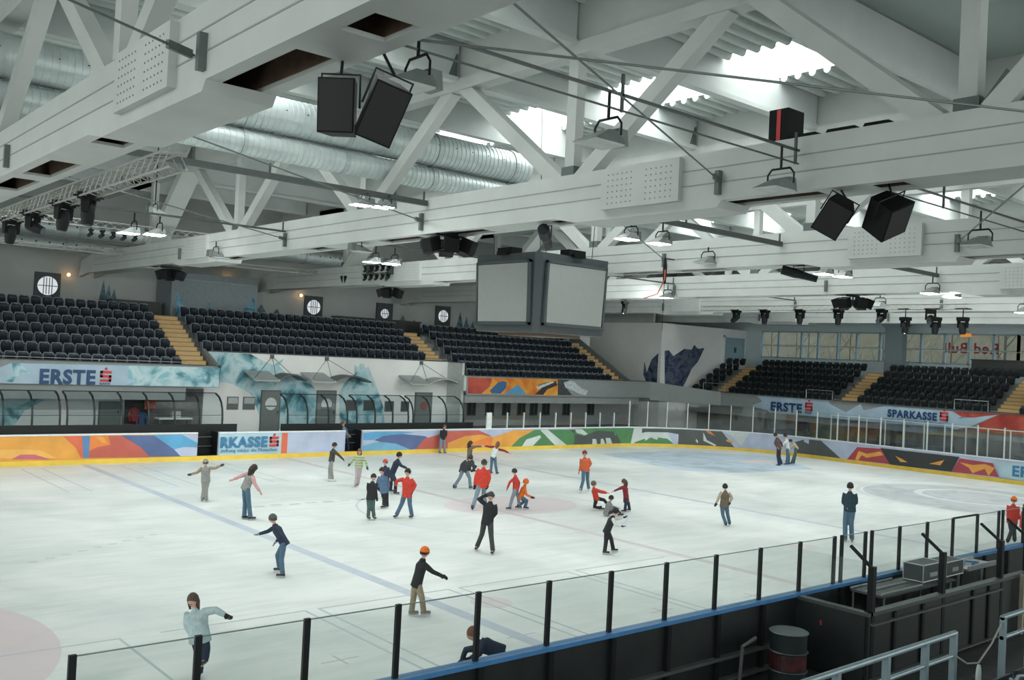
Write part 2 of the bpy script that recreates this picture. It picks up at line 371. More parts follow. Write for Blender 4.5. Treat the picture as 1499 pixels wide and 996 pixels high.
# ---------------------------------------------------------------- roof: deck with ribs, skylights, girders
TX = [-15.45, -5.5, 4.3, 14.15, 24.0, 33.8]
EDGE = [-27] + TX + [42.5]
ZD = 13.3
SKY = {0: None, 1: (-11.2, -8.9), 2: (-.3, 2.2), 3: (9.6, 12.1), 4: (19.6, 22.1), 5: (29.4, 31.9), 6: None}
YS0, YS1 = -10.9, 10.6
for b in range(len(EDGE) - 1):
    x0, x1 = EDGE[b], EDGE[b + 1]; g = G(); sk = SKY[b]
    if sk:
        g.box((x0, -22, ZD), (sk[0], YW, ZD + .12)); g.box((sk[1], -22, ZD), (x1, YW, ZD + .12))
        g.box((sk[0], -22, ZD), (sk[1], YS0, ZD + .12)); g.box((sk[0], YS1, ZD), (sk[1], YW, ZD + .12))
    else: g.box((x0, -22, ZD), (x1, YW, ZD + .12))
    y = -13.1275
    while y < 26:
        spans = [(x0, x1)]
        if sk and YS0 - .1 < y < YS1 + .1: spans = [(x0, sk[0]), (sk[1], x1)]
        for a, c in spans:
            n = 5; vs = []
            for xx in (a, c): vs += [(xx, y + .11 * math.cos(PI * k / n), ZD - .15 * math.sin(PI * k / n) ** .8 if 0 < k < n else ZD) for k in range(n + 1)]
            g.add(vs, [(k, k + 1, n + 2 + k, n + 1 + k) for k in range(n)] + [tuple(range(n + 1)), tuple(range(n + 1, 2 * n + 2))])
        y += .445
    c = struct('ceiling', g, deck_m, smooth=True)
    if sk:
        g = G(); za, zb = ZD + .12, ZD + .75
        g.box((sk[0] - .08, YS0, za), (sk[0], YS1, zb)); g.box((sk[1], YS0, za), (sk[1] + .08, YS1, zb))
        g.box((sk[0], YS0 - .08, za), (sk[1], YS0, zb)); g.box((sk[0], YS1, za), (sk[1], YS1 + .08, zb))
        sw = tag(build('skylight', g, white_steel), 'long rooflight well with daylight falling through it, %s' %
            {1: 'nearest the camera at the upper left', 2: 'brightest one, right of the scoreboard above', 3: 'second beyond the brightest rooflight', 4: 'far one toward the end wall', 5: 'farthest one over the end stand'}[b], 'rooflight')
        g = G(); g.box((sk[0], YS0, zb - .02), (sk[1], YS1, zb)); build('pane', g, sky_pane, parent=sw)
        g = G()
        for k in range(1, 5):
            yy = YS0 + (YS1 - YS0) * k / 5; g.box((sk[0], yy - .04, zb - .12), (sk[1], yy + .04, zb - .02))
        build('glazing_bar', g, white_steel2, parent=sw)
# cross girders (along the hall) between the trusses
for j, y in enumerate([-17.8, -13.35, -8.9, -4.45, 0, 4.45, 8.9, 13.35, 17.8, 22.2]):
    for b in range(1, len(EDGE) - 1):
        x0, x1 = EDGE[b] + .15, EDGE[b + 1] - .15
        if b == len(EDGE) - 2: x1 = 42.2
        g = G(); g.box((x0, y - .07, 12.35), (x1, y + .07, ZD - .03)); g.box((x0, y - .14, 12.22), (x1, y + .14, 12.35))
        tag(build('cross_girder', g, white_steel2), 'white cross girder under the roof deck joining two neighbouring trusses', 'girder', group='roof cross girders')
# near side: raised plain soffit and deep edge girder beyond the last truss node
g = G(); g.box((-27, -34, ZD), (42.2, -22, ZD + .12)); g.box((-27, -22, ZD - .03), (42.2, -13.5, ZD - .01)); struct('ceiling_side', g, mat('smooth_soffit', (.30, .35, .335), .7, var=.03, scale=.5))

# ---------------------------------------------------------------- trusses
TL = ['nearest truss, chord crossing the upper left corner', 'second truss, chord crossing above the skaters',
      'third truss, passing just behind the scoreboard cube', 'fourth truss, beyond the scoreboard cube', 'fifth truss, in front of the end stand', 'last truss, over the end stand']
ZB, ZT = 8.25, 9.2
for i, X in enumerate(TX):
    t = thing('roof_truss', 'white painted timber roof ' + TL[i], 'roof truss', (X, 0, ZB), group=None)
    Y0, Y1 = -20.5, 26.9
    g = G(); hw = .46
    for s in (-1, 1):   # two side planks with shallow grooves, tapered far end
        x0, x1 = (X - hw, X - hw + .2) if s < 0 else (X + hw - .2, X + hw)
        g.hexa([(x0, Y0, ZB), (x1, Y0, ZB), (x1, Y1 - 1.3, ZB), (x0, Y1 - 1.3, ZB), (x0, Y0, ZT), (x1, Y0, ZT), (x1, Y1 - 2.2, ZT), (x0, Y1 - 2.2, ZT)])
        g.hexa([(x0, Y1 - 1.3, ZB), (x1, Y1 - 1.3, ZB), (x1, Y1, ZB - .15), (x0, Y1, ZB - .15), (x0, Y1 - 2.2, ZT), (x1, Y1 - 2.2, ZT), (x1, Y1 - .3, ZT - .3), (x0, Y1 - .3, ZT - .3)])
        for zz in (ZB + .33, ZB + .62): g.box((X + s * hw - (.008 if s < 0 else 0), Y0, zz), (X + s * hw + (.008 if s > 0 else 0), Y1 - 2.5, zz + .022), 1)
    g.box((X - hw + .2, Y0, ZT - .12), (X + hw - .2, Y1 - 2.3, ZT - .02))
    for a, b_ in ((-20.5, -16.9), (-16.25, -15.35), (-13.25, -13.05), (-12.3, -9.0), (-8.3, -6.0), (-3.9, -3.2), (-1.2, 2.0), (3.2, 8.2), (9.6, 16.5), (18, 24.5)):
        g.box((X - hw + .2, a, ZB), (X + hw - .2, b_, ZB + .05))
    build('bottom_chord', g, [white_steel, mat('chord_groove', (.27, .29, .28), .7)], parent=t)
    g = G(); g.box((X - hw + .202, Y0, ZB + .34), (X + hw - .202, Y1 - 2.6, ZB + .38)); g.box((X - hw + .202, Y0, ZB + .055), (X - hw + .215, Y1 - 2.6, ZB + .34)); g.box((X + hw - .215, Y0, ZB + .055), (X + hw - .202, Y1 - 2.6, ZB + .34)); build('timber_core', g, dark_wood, parent=t)
    # splice with dowel plates: thicker boxes either side
    for yc, L in ((-11.45, 2.1), (11.45, 2.1)):
        g = G()
        for s in (-1, 1):
            xa = X + s * hw; xb = X + s * (hw + .12)
            g.box((min(xa, xb), yc - L / 2, ZB + .06), (max(xa, xb), yc + L / 2, ZT - .04))
            for q in (-1, 1):
                for r_ in range(6):
                    for c_ in range(6):
                        yy = yc + q * L * .25 + (c_ - 2.5) * .13; zz = ZB + .17 + r_ * .12
                        xo = X + s * (hw + .125); g.box((xo - .004, yy - .011, zz - .011), (xo + .004, yy + .011, zz + .011), 1)
        build('dowel_plate', g, [white_steel, mat('dowel_hole', (.2, .22, .21), .7)], parent=t)
        g = G(); g.hexa([(X - hw, yc - 2.0, ZB), (X + hw, yc - 2.0, ZB), (X + hw, yc + 2.6, ZB), (X - hw, yc + 2.6, ZB), (X - hw, yc - 1.9, ZB - .13), (X + hw, yc - 1.9, ZB - .13), (X + hw, yc + 1.9, ZB - .13), (X - hw, yc + 1.9, ZB - .13)])
        build('underside_plate', g, white_steel, parent=t)
    # upper chord: box flange and tall web
    g = G(); g.box((X - .2, -20.5, 12.0), (X + .2, 20.5, 12.3)); g.box((X - .09, -20.5, 12.3), (X + .09, 25, ZD)); g.box((X - .2, 18, 12.0), (X + .2, 25, 12.3))
    build('top_chord', g, white_steel, parent=t)
    for y in (-17.8, -8.9, 0, 8.9, 17.8):
        g = G(); g.beam((X, y, ZT - .05), (X, y, 12.02), .26, .3, up=(0, 1, 0)); build('post', g, white_steel, parent=t)
        g = G(); g.box((X - .17, y - .2, ZT - .02), (X + .17, y + .2, ZT + .28)); build('node_plate', g, grey_plate, parent=t)
    for a in (-13.35, -4.45, 4.45, 13.35):
        for e in (-1, 1):
            end = abs(a) > 10 and e * a > 0
            if end: g = G(); g.beam((X, a + e * .4, 12.15), (X, a + e * 4.1, ZT - .1), .34, .78, up=(1, 0, 0)); g.v = [tuple(v) for v in g.v]
            else: g = G(); g.beam((X, a + e * .25, 12.1), (X, a + e * 4.15, ZT - .05), .34, .3, up=(1, 0, 0))
            build('diagonal', g, white_steel, parent=t)
        for s in (-1, 1):
            g = G(); g.hexa([(X + s * .2, a - .11, 12.25), (X + s * .5, a - .11, 12.25), (X + s * .5, a + .11, 12.25), (X + s * .2, a + .11, 12.25), (X + s * .2, a - .11, 12.95), (X + s * .24, a - .11, 12.95), (X + s * .24, a + .11, 12.95), (X + s * .2, a + .11, 12.95)])
            build('bracket', g, grey_plate, parent=t)
    for yb in (-13.4, -3.7, 4.1, 13.2):
        for s in (-1, 1):
            g = G(); g.box((X + s * (hw + .0) - .05 * (s < 0) * 0, yb - .05, ZB + .1), (X + s * (hw + .1), yb + .05, ZB + .55)); build('rod_anchor', g, grey_plate, parent=t)
    g = G(); g.beam((X, -18.25, ZT - .05), (X, -20.6, 11.6), .34, .78, up=(1, 0, 0)); build('diagonal', g, white_steel, parent=t)
    g = G(); g.prism([(-18.9, ZT), (-17.95, ZT), (-18.4, ZT + .6)], lambda a, b: (X - .21, a, b), lambda a, b: (X + .21, a, b)); build('gusset', g, grey_plate, parent=t)
# ---------------------------------------------------------------- ducts
def duct(name, label, x0, x1, y, z, r, seams=True, n=28):
    t = thing(name, label, 'duct', (x0, y, z))
    g = G(); x = x0; pts = []; rs = []
    g.tube([(x0, y, z), (x1, y, z)], r, n); build('tube', g, duct_m, parent=t, smooth=True)
    g = G(); x = x0 + .1
    while x < x1:
        g.tube([(x, y, z), (x + .03, y, z)], r + .012, n, cap=True); x += .16
    build('spiral_seam', g, duct_m, parent=t)
    x = x0 + 1.0
    while x < x1:
        g = G(); g.tube([(x, y, z), (x + .12, y, z)], r + .03, n); x += 3.0
        build('collar', g, mat('duct_collar', (.42, .47, .47), .4, .4), parent=t)
    g = G(); x = x0 + .3
    while x < x1 and seams:
        for a in (.35,): g.tube([(x, y - (r - .02) * math.cos(a), z + (r) * math.sin(a) * .3), (x, y - (r + .02) * math.cos(a * .9), z + r * math.sin(a) * .3)], .045, 8)
        x += .62
    if seams: build('nozzle', g, black_m, parent=t)
duct('ventilation_duct', 'large silver spiral duct running along the hall under the roof, upper one of the pair', -26, -.3, -1.05, 11.22, .5)
duct('ventilation_duct', 'large silver spiral duct running along the hall under the roof, lower one of the pair', -26, -.3, -1.0, 10.36, .33, False)
duct('ventilation_duct', 'long dull silver duct over the far left stand, near the far wall', -26, 12, 23.9, 10.2, .42)
duct('ventilation_duct', 'second dull silver duct over the far left stand, lower and closer to the wall', -26, 2, 26, 9.55, .3)
ART = [
('amber',[(-12.4,1.13),(-8.8,1.13),(-8.7,0.26),(-12.4,0.22)]),
('redorange',[(-9.5,1.13),(-8.8,1.13),(-8.7,0.26),(-8.8,0.26),(-9.0,0.65)]),
('yellow',[(-12.4,0.63),(-11.1,0.67),(-10.3,0.6),(-9.7,0.29),(-10.1,0.28),(-10.7,0.45),(-11.3,0.32),(-12.4,0.37)]),
('rose',[(-11.3,0.28),(-11.0,0.45),(-10.5,0.45),(-9.9,0.24)]),
('steelblue',[(-8.8,1.13),(-8.5,1.13),(-8.5,0.26),(-8.7,0.25)]),
('red',[(-8.5,1.13),(-6.7,1.11),(-6.1,0.21),(-8.5,0.26)]),
('orange',[(-8.5,1.13),(-7.8,1.12),(-7.7,0.76),(-8.2,0.68),(-8.5,0.53)]),
('amber',[(-8.3,1.1),(-8.0,1.09),(-7.8,0.81),(-8.0,0.84)]),
('navyblue',[(-7.3,1.13),(-5.9,1.11),(-5.1,0.55),(-4.8,0.21),(-6.1,0.23),(-6.5,0.64)]),
('skyblue',[(-6.0,1.13),(-4.8,1.13),(-4.1,0.76),(-4.1,0.58),(-4.7,0.6),(-5.1,0.51)]),
('lavender',[(-5.1,0.51),(-4.7,0.6),(-4.1,0.56),(-4.1,0.21),(-4.8,0.21)]),
('lavender',[(-4.8,1.13),(-4.1,1.12),(-4.1,0.76)]),
('paleblue',[(-3.2,1.13),(-0.2,1.13),(-0.2,0.2),(-3.1,0.2)]),
('redorange',[(-0.2,1.13),(0.1,1.13),(0.1,0.2),(-0.2,0.2)]),
('lavender',[(0.1,1.13),(3.0,1.13),(3.1,0.2),(0.1,0.2)]),
('lavender',[(4.1,1.13),(7.7,1.13),(7.8,0.2),(4.1,0.2)]),
('skyblue',[(4.1,1.06),(4.7,1.13),(6.4,1.1),(7.2,1.05),(5.7,0.96),(5.2,0.9),(4.6,0.72),(4.1,0.73)]),
('navyblue',[(4.7,0.72),(5.2,0.9),(5.7,0.96),(6.4,0.99),(7.7,0.87),(7.9,0.8),(7.2,0.22),(6.9,0.2),(5.2,0.59)]),
('cyan',[(4.1,0.46),(4.8,0.62),(5.2,0.61),(6.0,0.52),(6.9,0.2),(5.2,0.2),(4.1,0.2)]),
('red',[(7.2,0.21),(7.7,0.73),(8.6,0.93),(9.2,1.1),(11.2,1.12),(12.1,0.8),(10.3,0.83),(9.2,0.49),(9.2,0.2)]),
('amber',[(9.2,0.2),(9.2,0.49),(10.3,0.83),(11.4,0.89),(12.2,0.73),(13.6,1.08),(15.2,1.1),(14.1,0.66),(13.5,0.2)]),
('orange',[(10.3,0.2),(10.7,0.46),(11.8,0.73),(12.2,0.73),(12.1,0.2)]),
('green',[(13.5,0.2),(14.1,0.66),(15.2,1.1),(18.3,1.08),(19.4,1.07),(19.5,0.2),(14.2,0.2)]),
('white',[(14.3,0.2),(14.6,0.57),(15.6,0.79),(15.7,0.67),(15.1,0.2)]),
('white',[(15.6,1.09),(16.2,1.09),(17.7,0.2),(16.8,0.2)]),
('greygreen',[(17.9,1.07),(19.4,1.07),(19.5,0.24),(18.7,0.62)]),
('green',[(18.3,1.13),(23.2,1.13),(23.0,0.2),(18.3,0.2)]),
('white',[(18.3,1.11),(18.9,1.1),(19.6,0.69),(19.5,0.45),(19.0,0.78),(18.5,0.87)]),
('greygreen',[(18.3,0.83),(19.0,0.7),(20.2,1.01),(21.7,0.91),(22.3,0.2),(19.7,0.2),(18.3,0.2)]),
('white',[(19.8,0.51),(20.1,0.5),(20.2,0.2),(19.8,0.2)]),
('white',[(20.5,0.51),(20.7,0.51),(20.9,0.2),(20.5,0.2)]),
('white',[(20.9,0.55),(21.3,0.54),(21.5,0.2),(21.0,0.2)]),
('white',[(23.2,1.13),(26.4,1.13),(26.4,0.21),(23.0,0.2)]),
('green',[(23.1,0.2),(24.1,0.51),(24.8,0.59),(25.7,0.51),(26.0,0.21)]),
('greygreen',[(23.7,1.11),(26.4,1.13),(26.4,0.81),(25.6,0.91),(24.1,0.9),(23.7,0.82)]),
('lavender',[(25.6,0.88),(26.2,0.84),(26.3,0.2),(26.0,0.2)]),
('greygreen',[(26.3,1.13),(29.0,1.13),(29.8,0.2),(26.3,0.2)]),
('white',[(27.1,1.13),(27.2,1.13),(27.3,0.76),(27.7,0.27),(27.6,0.26),(27.2,0.67)]),
('white',[(27.7,1.13),(27.8,1.13),(28.1,0.55),(28.8,0.23),(28.6,0.2),(27.9,0.49)]),
('orange',[(28.0,1.13),(28.3,1.11),(28.6,0.83),(28.2,0.96)]),
('amber',[(29.3,0.66),(29.7,0.56),(29.7,0.44),(29.3,0.54)]),
('white',[(29.0,1.13),(30.7,1.13),(30.2,0.33),(29.6,0.9)]),
('lavender',[(30.7,1.13),(32.5,1.13),(32.6,0.2),(29.8,0.2),(30.2,0.33)]),
('lavender',[(30.8,1.13),(45.2,1.13),(45.2,0.22),(30.8,0.2)]),
('greygreen',[(33.4,0.82),(34.2,1.09),(35.2,1.09),(36.5,0.21),(33.5,0.2)]),
('crimson',[(36.9,0.2),(37.5,0.96),(39.0,1.03),(39.5,0.23)]),
('amber',[(37.4,0.24),(37.6,0.76),(38.1,0.65),(38.9,0.87),(39.1,0.69),(38.1,0.42),(37.8,0.54),(37.6,0.21)]),
('black',[(38.9,1.06),(43.3,1.06),(42.9,0.23),(39.5,0.21)]),
('amber',[(39.8,0.72),(40.2,0.59),(40.5,0.45),(40.1,0.42)]),
('amber',[(41.7,0.52),(42.5,0.8),(42.3,0.5)]),
('crimson',[(42.9,0.23),(43.3,0.99),(45.0,0.93),(45.3,0.26)]),
('amber',[(43.3,0.78),(44.0,0.72),(44.6,0.84),(45.1,0.71),(44.8,0.26),(44.6,0.6),(44.0,0.3),(43.8,0.55)]),
('paleblue',[(45.1,1.04),(48.1,1.12),(48.2,0.25),(45.4,0.27)]),
]
MUR = [
('teal',1,21,[(-1.24,4.64),(0.86,4.59),(1.56,4.27),(2.18,4.07),(2.78,4.46),(2.49,4.02),(2.99,3.61),(4.29,3.27),(4.81,2.7),(5.02,0.7),(1.69,0.74),(1.49,1.59),(0.98,2.57),(-0.01,3.04),(-0.44,3.1),(-1.43,3.08),(-1.51,4.44)]),
('teal',1,21,[(7.01,4.24),(7.24,4.1),(7.35,4.33),(7.62,4.3),(7.72,4.04),(7.89,4.19),(8.5,3.06),(9.03,1.9),(9.2,0.66),(6.28,0.69),(6.15,2.71),(6.46,3.25),(7.04,3.71)]),
('teal',1,21,[(-11.6,2.87),(-6.22,2.98),(-6.2,2.67),(-7.5,2.41),(-8.86,2.06),(-9.51,1.68),(-9.98,0.87),(-11.49,0.89)]),
('navymural',0,32.1,[(22.2,4.31),(22.14,5.25),(21.86,4.46),(21.48,5.41),(20.65,6.07),(20.28,6.11),(20.13,3.62),(21.71,3.54)]),
('navymural',1,20.6,[(32.48,6.11),(32.94,6.16),(33.47,5.76),(34.67,6.34),(35.52,6.31),(35.81,6.69),(36.26,6.41),(37.01,6.51),(36.33,5.46),(35.62,4.89),(34.87,3.72),(34.3,2.97),(32.71,2.95)]),
('orangebanner',1,19.3,[(13.64,3.79),(20.83,3.83),(20.87,2.81),(13.68,2.85)]),
('redbanner',1,19.3,[(13.64,3.79),(15.48,3.79),(15.3,3.28),(14.7,2.84),(13.68,2.85)]),
('bluepaint',1,19.3,[(15.32,3.03),(15.92,3.53),(16.34,3.64),(16.62,3.55),(16.58,3.22),(16.18,2.86),(15.48,2.87)]),
('skyblue',1,19.3,[(16.45,2.85),(17.5,3.44),(18.26,2.84)]),
('black',1,19.3,[(18.94,2.87),(19.49,3.26),(19.13,3.43),(19.81,3.61),(20.63,3.72),(20.82,3.46),(19.96,3.19),(19.63,2.84)]),
('whitepaint',1,19.3,[(19.02,3.34),(19.7,3.53),(20.39,3.71),(20.51,3.63),(19.83,3.4),(19.15,3.17)]),
('greymural',1,19.3,[(20.83,3.83),(21.82,3.81),(21.49,3.39),(22.13,2.85),(20.9,2.84)]),
('whitepaint',1,19.3,[(21.35,3.65),(21.94,3.79),(22.32,3.67),(22.96,3.28),(23.52,3.15),(23.37,2.84),(22.86,2.92),(22.36,3.09),(21.49,3.34)]),
('bannerblue',1,19.3,[(-10.54,3.8),(-1.26,3.89),(-1.2,2.88),(-11.42,2.88),(-11.44,3.36)]),
('teal',1,19.3,[(-5.72,3.84),(-1.26,3.89),(-1.2,2.88),(-5.9,2.91),(-5.31,3.15),(-5.8,3.27)]),
('teal',1,19.3,[(-10.52,3.8),(-10.23,3.81),(-9.78,3.38),(-10.11,3.45),(-10.45,2.98),(-10.71,3.04),(-10.41,3.33)]),
('bannerblue',0,34.8,[(14.17,3.28),(8.77,3.41),(8.5,3.06),(7.46,2.67),(6.49,3.26),(6.29,2.88),(4.82,3.27),(0.71,3.25),(-0.23,3.21),(0.48,2.84),(-1.87,3.29),(-0.26,2.44),(0.46,2.22),(0.88,2.29),(6.2,2.2),(9.77,2.23),(13.09,2.21),(13.24,2.35),(14.58,2.56),(13.71,2.93)]),
('redbanner',0,34.8,[(0.71,3.25),(-4.09,3.35),(-4.13,2.24),(-0.78,2.18),(-0.76,2.64),(-1.87,3.27),(-0.39,2.97),(0.28,3.0)]),
('greymural',1,19.3,[(30.22,3.84),(30.84,3.27),(30.87,2.89),(29.71,2.88)]),
]
# ---------------------------------------------------------------- stands
RISE, DEP = .43, .8
def far_pt(u, v, z): return Vector((u, v, z))
def end_pt(u, v, z): return Vector((v, u, z))
def terrace(name, f, u0, u1, rows, v0, z0, back=1.2, m=concrete, d=DEP, rise=RISE):
    g = G()
    for i in rows:
        a, b = f(u0, v0 + i * d, z0 - 1.2 + i * rise), f(u1, v0 + (i + 1) * d + (back if i == rows[-1] else 0), z0 + i * rise)
        g.box((min(a.x, b.x), min(a.y, b.y), a.z), (max(a.x, b.x), max(a.y, b.y), b.z))
    return struct(name, g, m)
V0, Z0 = 19.42, 3.5
terrace('floor_terrace', far_pt, -20, -3.0, range(0, 7), V0, Z0, 2.6)
terrace('floor_terrace', far_pt, -3.0, 13.5, range(2, 7), V0, Z0, 2.6)
terrace('floor_terrace', far_pt, 13.6, 28.6, range(0, 7), V0, Z0, 2.6)
VE, ZE, DE, RE = 35.0, 3.0, .78, .41
terrace('floor_terrace', end_pt, -12, 20.5, range(0, 6), VE, ZE, 2.6, d=DE, rise=RE)
def stairs(label, f, u0, u1, n, v0, z0, dv, dz):
    o = f((u0 + u1) / 2, v0, z0); t = thing('timber_stairs', label, 'stairs', o)
    g = G()
    for k in range(n):
        a, b = f(u0, v0 + k * dv, z0 + (k - 1) * dz), f(u1, v0 + (k + 1) * dv + .03, z0 + k * dz)
        g.box((min(a.x, b.x), min(a.y, b.y), a.z), (max(a.x, b.x), max(a.y, b.y), b.z))
    build('steps', g, wood_step, parent=t)
    g = G()
    for k in range(n):
        a, b = f(u0, v0 + k * dv - .025, z0 + k * dz - .035), f(u1, v0 + k * dv + .01, z0 + k * dz + .004)
        g.box((min(a.x, b.x), min(a.y, b.y), a.z), (max(a.x, b.x), max(a.y, b.y), b.z))
    build('nosing', g, mat('step_nosing', (.30, .19, .08), .6), parent=t)
stairs('timber stairs between the left block of seats and the block over the white wall', far_pt, -2.95, -1.75, 13, V0 + .02, Z0 + .25, .4, RISE / 2)
stairs('timber stairs right of the seats over the white wall, left of the scoreboard', far_pt, 12.05, 13.3, 9, V0 + 1.62, Z0 + 2 * RISE + .2, .4, RISE / 2)
stairs('timber stairs at the right end of the seats above the orange banner', far_pt, 26.2, 27.4, 13, V0 + .02, Z0 + .25, .4, RISE / 2)
for y0, y1, l in ((17.0, 18.2, 'timber stairs at the end stand, beside the corner wall'), (7.15, 8.35, 'timber stairs in the middle of the end stand, in front of the wide grey column'), (-2.5, -1.35, 'timber stairs of the end stand at the right edge of the picture')):
    stairs(l, end_pt, y0, y1, 11, VE + .02, ZE + .2, DE / 2, RE / 2)
# seats
def make_seat(name, m, mr):
    t = thing(name, 'seat', 'seat', (0, 0, 0))
    g = G(); n = 6; vs = []
    for j, (z, hw, y) in enumerate(((.34, .19, .04), (.5, .215, .07), (.7, .215, .13), (.79, .17, .155))):
        for k in range(n + 1):
            a = -1 + 2 * k / n; vs.append((a * hw, y - .06 * a * a, z))
    nb = len(vs); vs += [(x, y + .035, z) for x, y, z in vs]
    fs = []
    for j in range(3):
        for k in range(n):
            i = j * (n + 1) + k; fs += [(i, i + 1, i + n + 2, i + n + 1), (nb + i, nb + i + n + 1, nb + i + n + 2, nb + i + 1)]
    edge = list(range(0, n + 1)) + [j * (n + 1) + n for j in (1, 2, 3)] + [3 * (n + 1) + k for k in range(n - 1, -1, -1)] + [2 * (n + 1), n + 1]
    fs += [(edge[q], edge[(q + 1) % len(edge)], nb + edge[(q + 1) % len(edge)], nb + edge[q]) for q in range(len(edge))]
    g.add(vs, fs); build('backrest', g, m, parent=t, smooth=True)
    g = G(); loop = [vs[i] for i in [0, 7, 14, 21, 22, 23, 24, 25, 26, 27, 20, 13, 6]]
    g.tube([(x, y - .005, z) for x, y, z in loop], .021, 5); build('rim', g, mr, parent=t, smooth=True)
    g = G(); g.hexa([(-.19, -.10, .40), (.19, -.10, .40), (.17, -.02, .30), (-.17, -.02, .30), (-.18, -.16, .68), (.18, -.16, .68), (.18, -.11, .70), (-.18, -.11, .70)])
    g.tube([(-.19, -.02, .36), (.19, -.02, .36)], .02, 6); build('seat_pan', g, m, parent=t, smooth=True)
    g = G(); g.box((-.03, .0, .0), (.03, .1, .42)); g.box((-.2, .02, .3), (.2, .07, .36)); build('bracket', g, mr, parent=t)
    return t
def seat_mesh(o, ry, m4):  # raw geometry of one low detail seat for the far rows
    return
rownm = ['first', 'second', 'third', 'fourth', 'fifth', 'sixth', 'seventh']
blocks = [('far', -13.8, -3.15, range(0, 7), 'left block above the pale blue banner'),
          ('far', -1.55, 11.95, range(2, 7), 'block above the white wall'),
          ('far', 13.85, 26.1, range(0, 7), 'block above the orange banner'),
          ('end', 8.6, 16.9, range(0, 6), 'end stand block left of the wide grey column'),
          ('end', -1.2, 7.0, range(0, 6), 'end stand block right of the wide grey column'),
          ('end', -7, -2.7, range(0, 6), 'end stand block at the right edge'),
          ('end', 18.35, 20.2, range(0, 6), 'end stand block beside the corner wall')]
seats = []
for kind, a, b, rows, bl in blocks:
    n = int((b - a) / .5); pitch = (b - a) / n
    for i in rows:
        for k in range(n):
            u = a + (k + .5) * pitch
            if kind == 'far':
                if i >= 6 and -9.6 < u < -7 and False: continue
                seats.append((V0 + i * DEP + .3, u, Z0 + i * RISE, 0, i, bl, kind))
            else:
                if bl.endswith('wall') and (u > 20.3 - .0): continue
                seats.append((VE + i * DE + .3, u, ZE + i * RE, 1, i, bl, kind))
cp = Vector(CAM_P)
def dist_seat(s):
    p_ = Vector((s[1], s[0], s[2])) if s[3] == 0 else Vector((s[0], s[1], s[2]))
    return (p_ - cp).length
seats.sort(key=dist_seat)
proto = make_seat('stadium_seat', seat_m, seat_rim); first = True
others = []
for n_, s in enumerate(seats):
    pos = (s[1], s[0], s[2]) if s[3] == 0 else (s[0], s[1], s[2]); rz = 0 if s[3] == 0 else -PI / 2
    if n_ < 300:
        lab = 'navy folding seat, %s row from the bottom, %s' % (rownm[s[4]], s[5])
        grp = 'seats of the %s row, %s' % (rownm[s[4]], s[5])
        if first: o = proto; o.location = pos; o.rotation_euler = (0, 0, rz); o['label'] = lab; o['group'] = grp; first = False
        else: o = dup(proto, pos, rz, lab, grp)
    else: others.append((pos, rz, s[3]))
pm = [c for c in proto.children]
def merged_seats(name, sel, label, m, mr):
    g = G()
    for pos, rz, e in sel:
        R_ = Matrix.Rotation(rz, 3, 'Z'); P_ = Vector(pos)
        for c in pm:
            if 'bracket' in c.name: continue
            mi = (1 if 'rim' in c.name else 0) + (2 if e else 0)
            g.add([P_ + R_ @ v.co for v in c.data.vertices], [tuple(p_.vertices) for p_ in c.data.polygons], mi)
    o = build(name, g, [m, mr, seat_m2, seat_rim2]); tag(o, label, 'seat', kind='stuff'); return o
merged_seats('stadium_seats_beyond', others, 'remaining rows of navy and black folding seats farther off in the far and end stands', seat_m, seat_rim)
# end stand shells get the black green plastic and dark rims

# parapets and banners
g = G(); g.box((-20, 19.3, 2.93), (-1.42, 19.42, 3.95)); g.box((-20, 19.42, 2.93), (-1.42, 21, 3.05)); g.box((-1.54, 19.3, 2.93), (-1.42, 21, 3.95)); struct('wall_parapet_left', g, parapet_m)
g = G(); g.hexa([(-1.6, 19.4, 3.9), (-1.42, 19.4, 3.9), (-1.42, 21.0, 3.9), (-1.6, 21.0, 3.9), (-1.6, 19.4, 4.0), (-1.42, 19.4, 4.0), (-1.42, 21.2, 4.75), (-1.6, 21.2, 4.75)]); struct('wall_parapet_return', g, parapet_m)
g = G(); g.box((13.6, 19.3, 2.75), (29.6, 19.42, 3.88)); g.box((13.6, 19.42, 2.75), (29.6, 23, 2.9)); struct('wall_parapet_middle', g, parapet_m)
g = G()
g.hexa([(29.6, 19.3, 2.6), (34.8, 17.2, 2.4), (34.95, 17.3, 2.4), (29.7, 19.45, 2.6), (29.6, 19.3, 3.88), (34.8, 17.2, 3.35), (34.95, 17.3, 3.35), (29.7, 19.45, 3.88)])
g.box((34.8, -12, 2.4), (34.93, 17.2, 3.35)); g.box((34.93, -12, 2.4), (36.5, 20, 2.5)); struct('wall_parapet_end', g, parapet_m)
g = G(); g.hexa([(27.5, 19.4, 2.9), (27.65, 19.4, 2.9), (27.65, 25.4, 2.9), (27.5, 25.4, 2.9), (27.5, 19.4, 3.95), (27.65, 19.4, 3.95), (27.65, 25.4, 7.15), (27.5, 25.4, 7.15)]); struct('wall_stair_side', g, mat('stair_side_grey', (.17, .19, .2), .7))
g = G(); g.box((27.65, 19.45, 2.9), (32.1, 28, 3.0)); g.box((27.5, 25.4, 3), (29.6, 25.6, 8.0)); struct('wall_stair_head', g, wall_white)
cap = G(); cap.box((-20, 19.24, 3.95), (-1.4, 19.34, 3.99)); cap.box((-1.3, 20.94, 4.62), (13.45, 21.25, 4.68)); cap.box((13.5, 19.24, 3.88), (29.6, 19.34, 3.92)); cap.box((34.72, -12, 3.35), (34.84, 17.2, 3.39)); struct('trim_parapet_cap', cap, mat('dark_cap', (.05, .06, .06), .5))
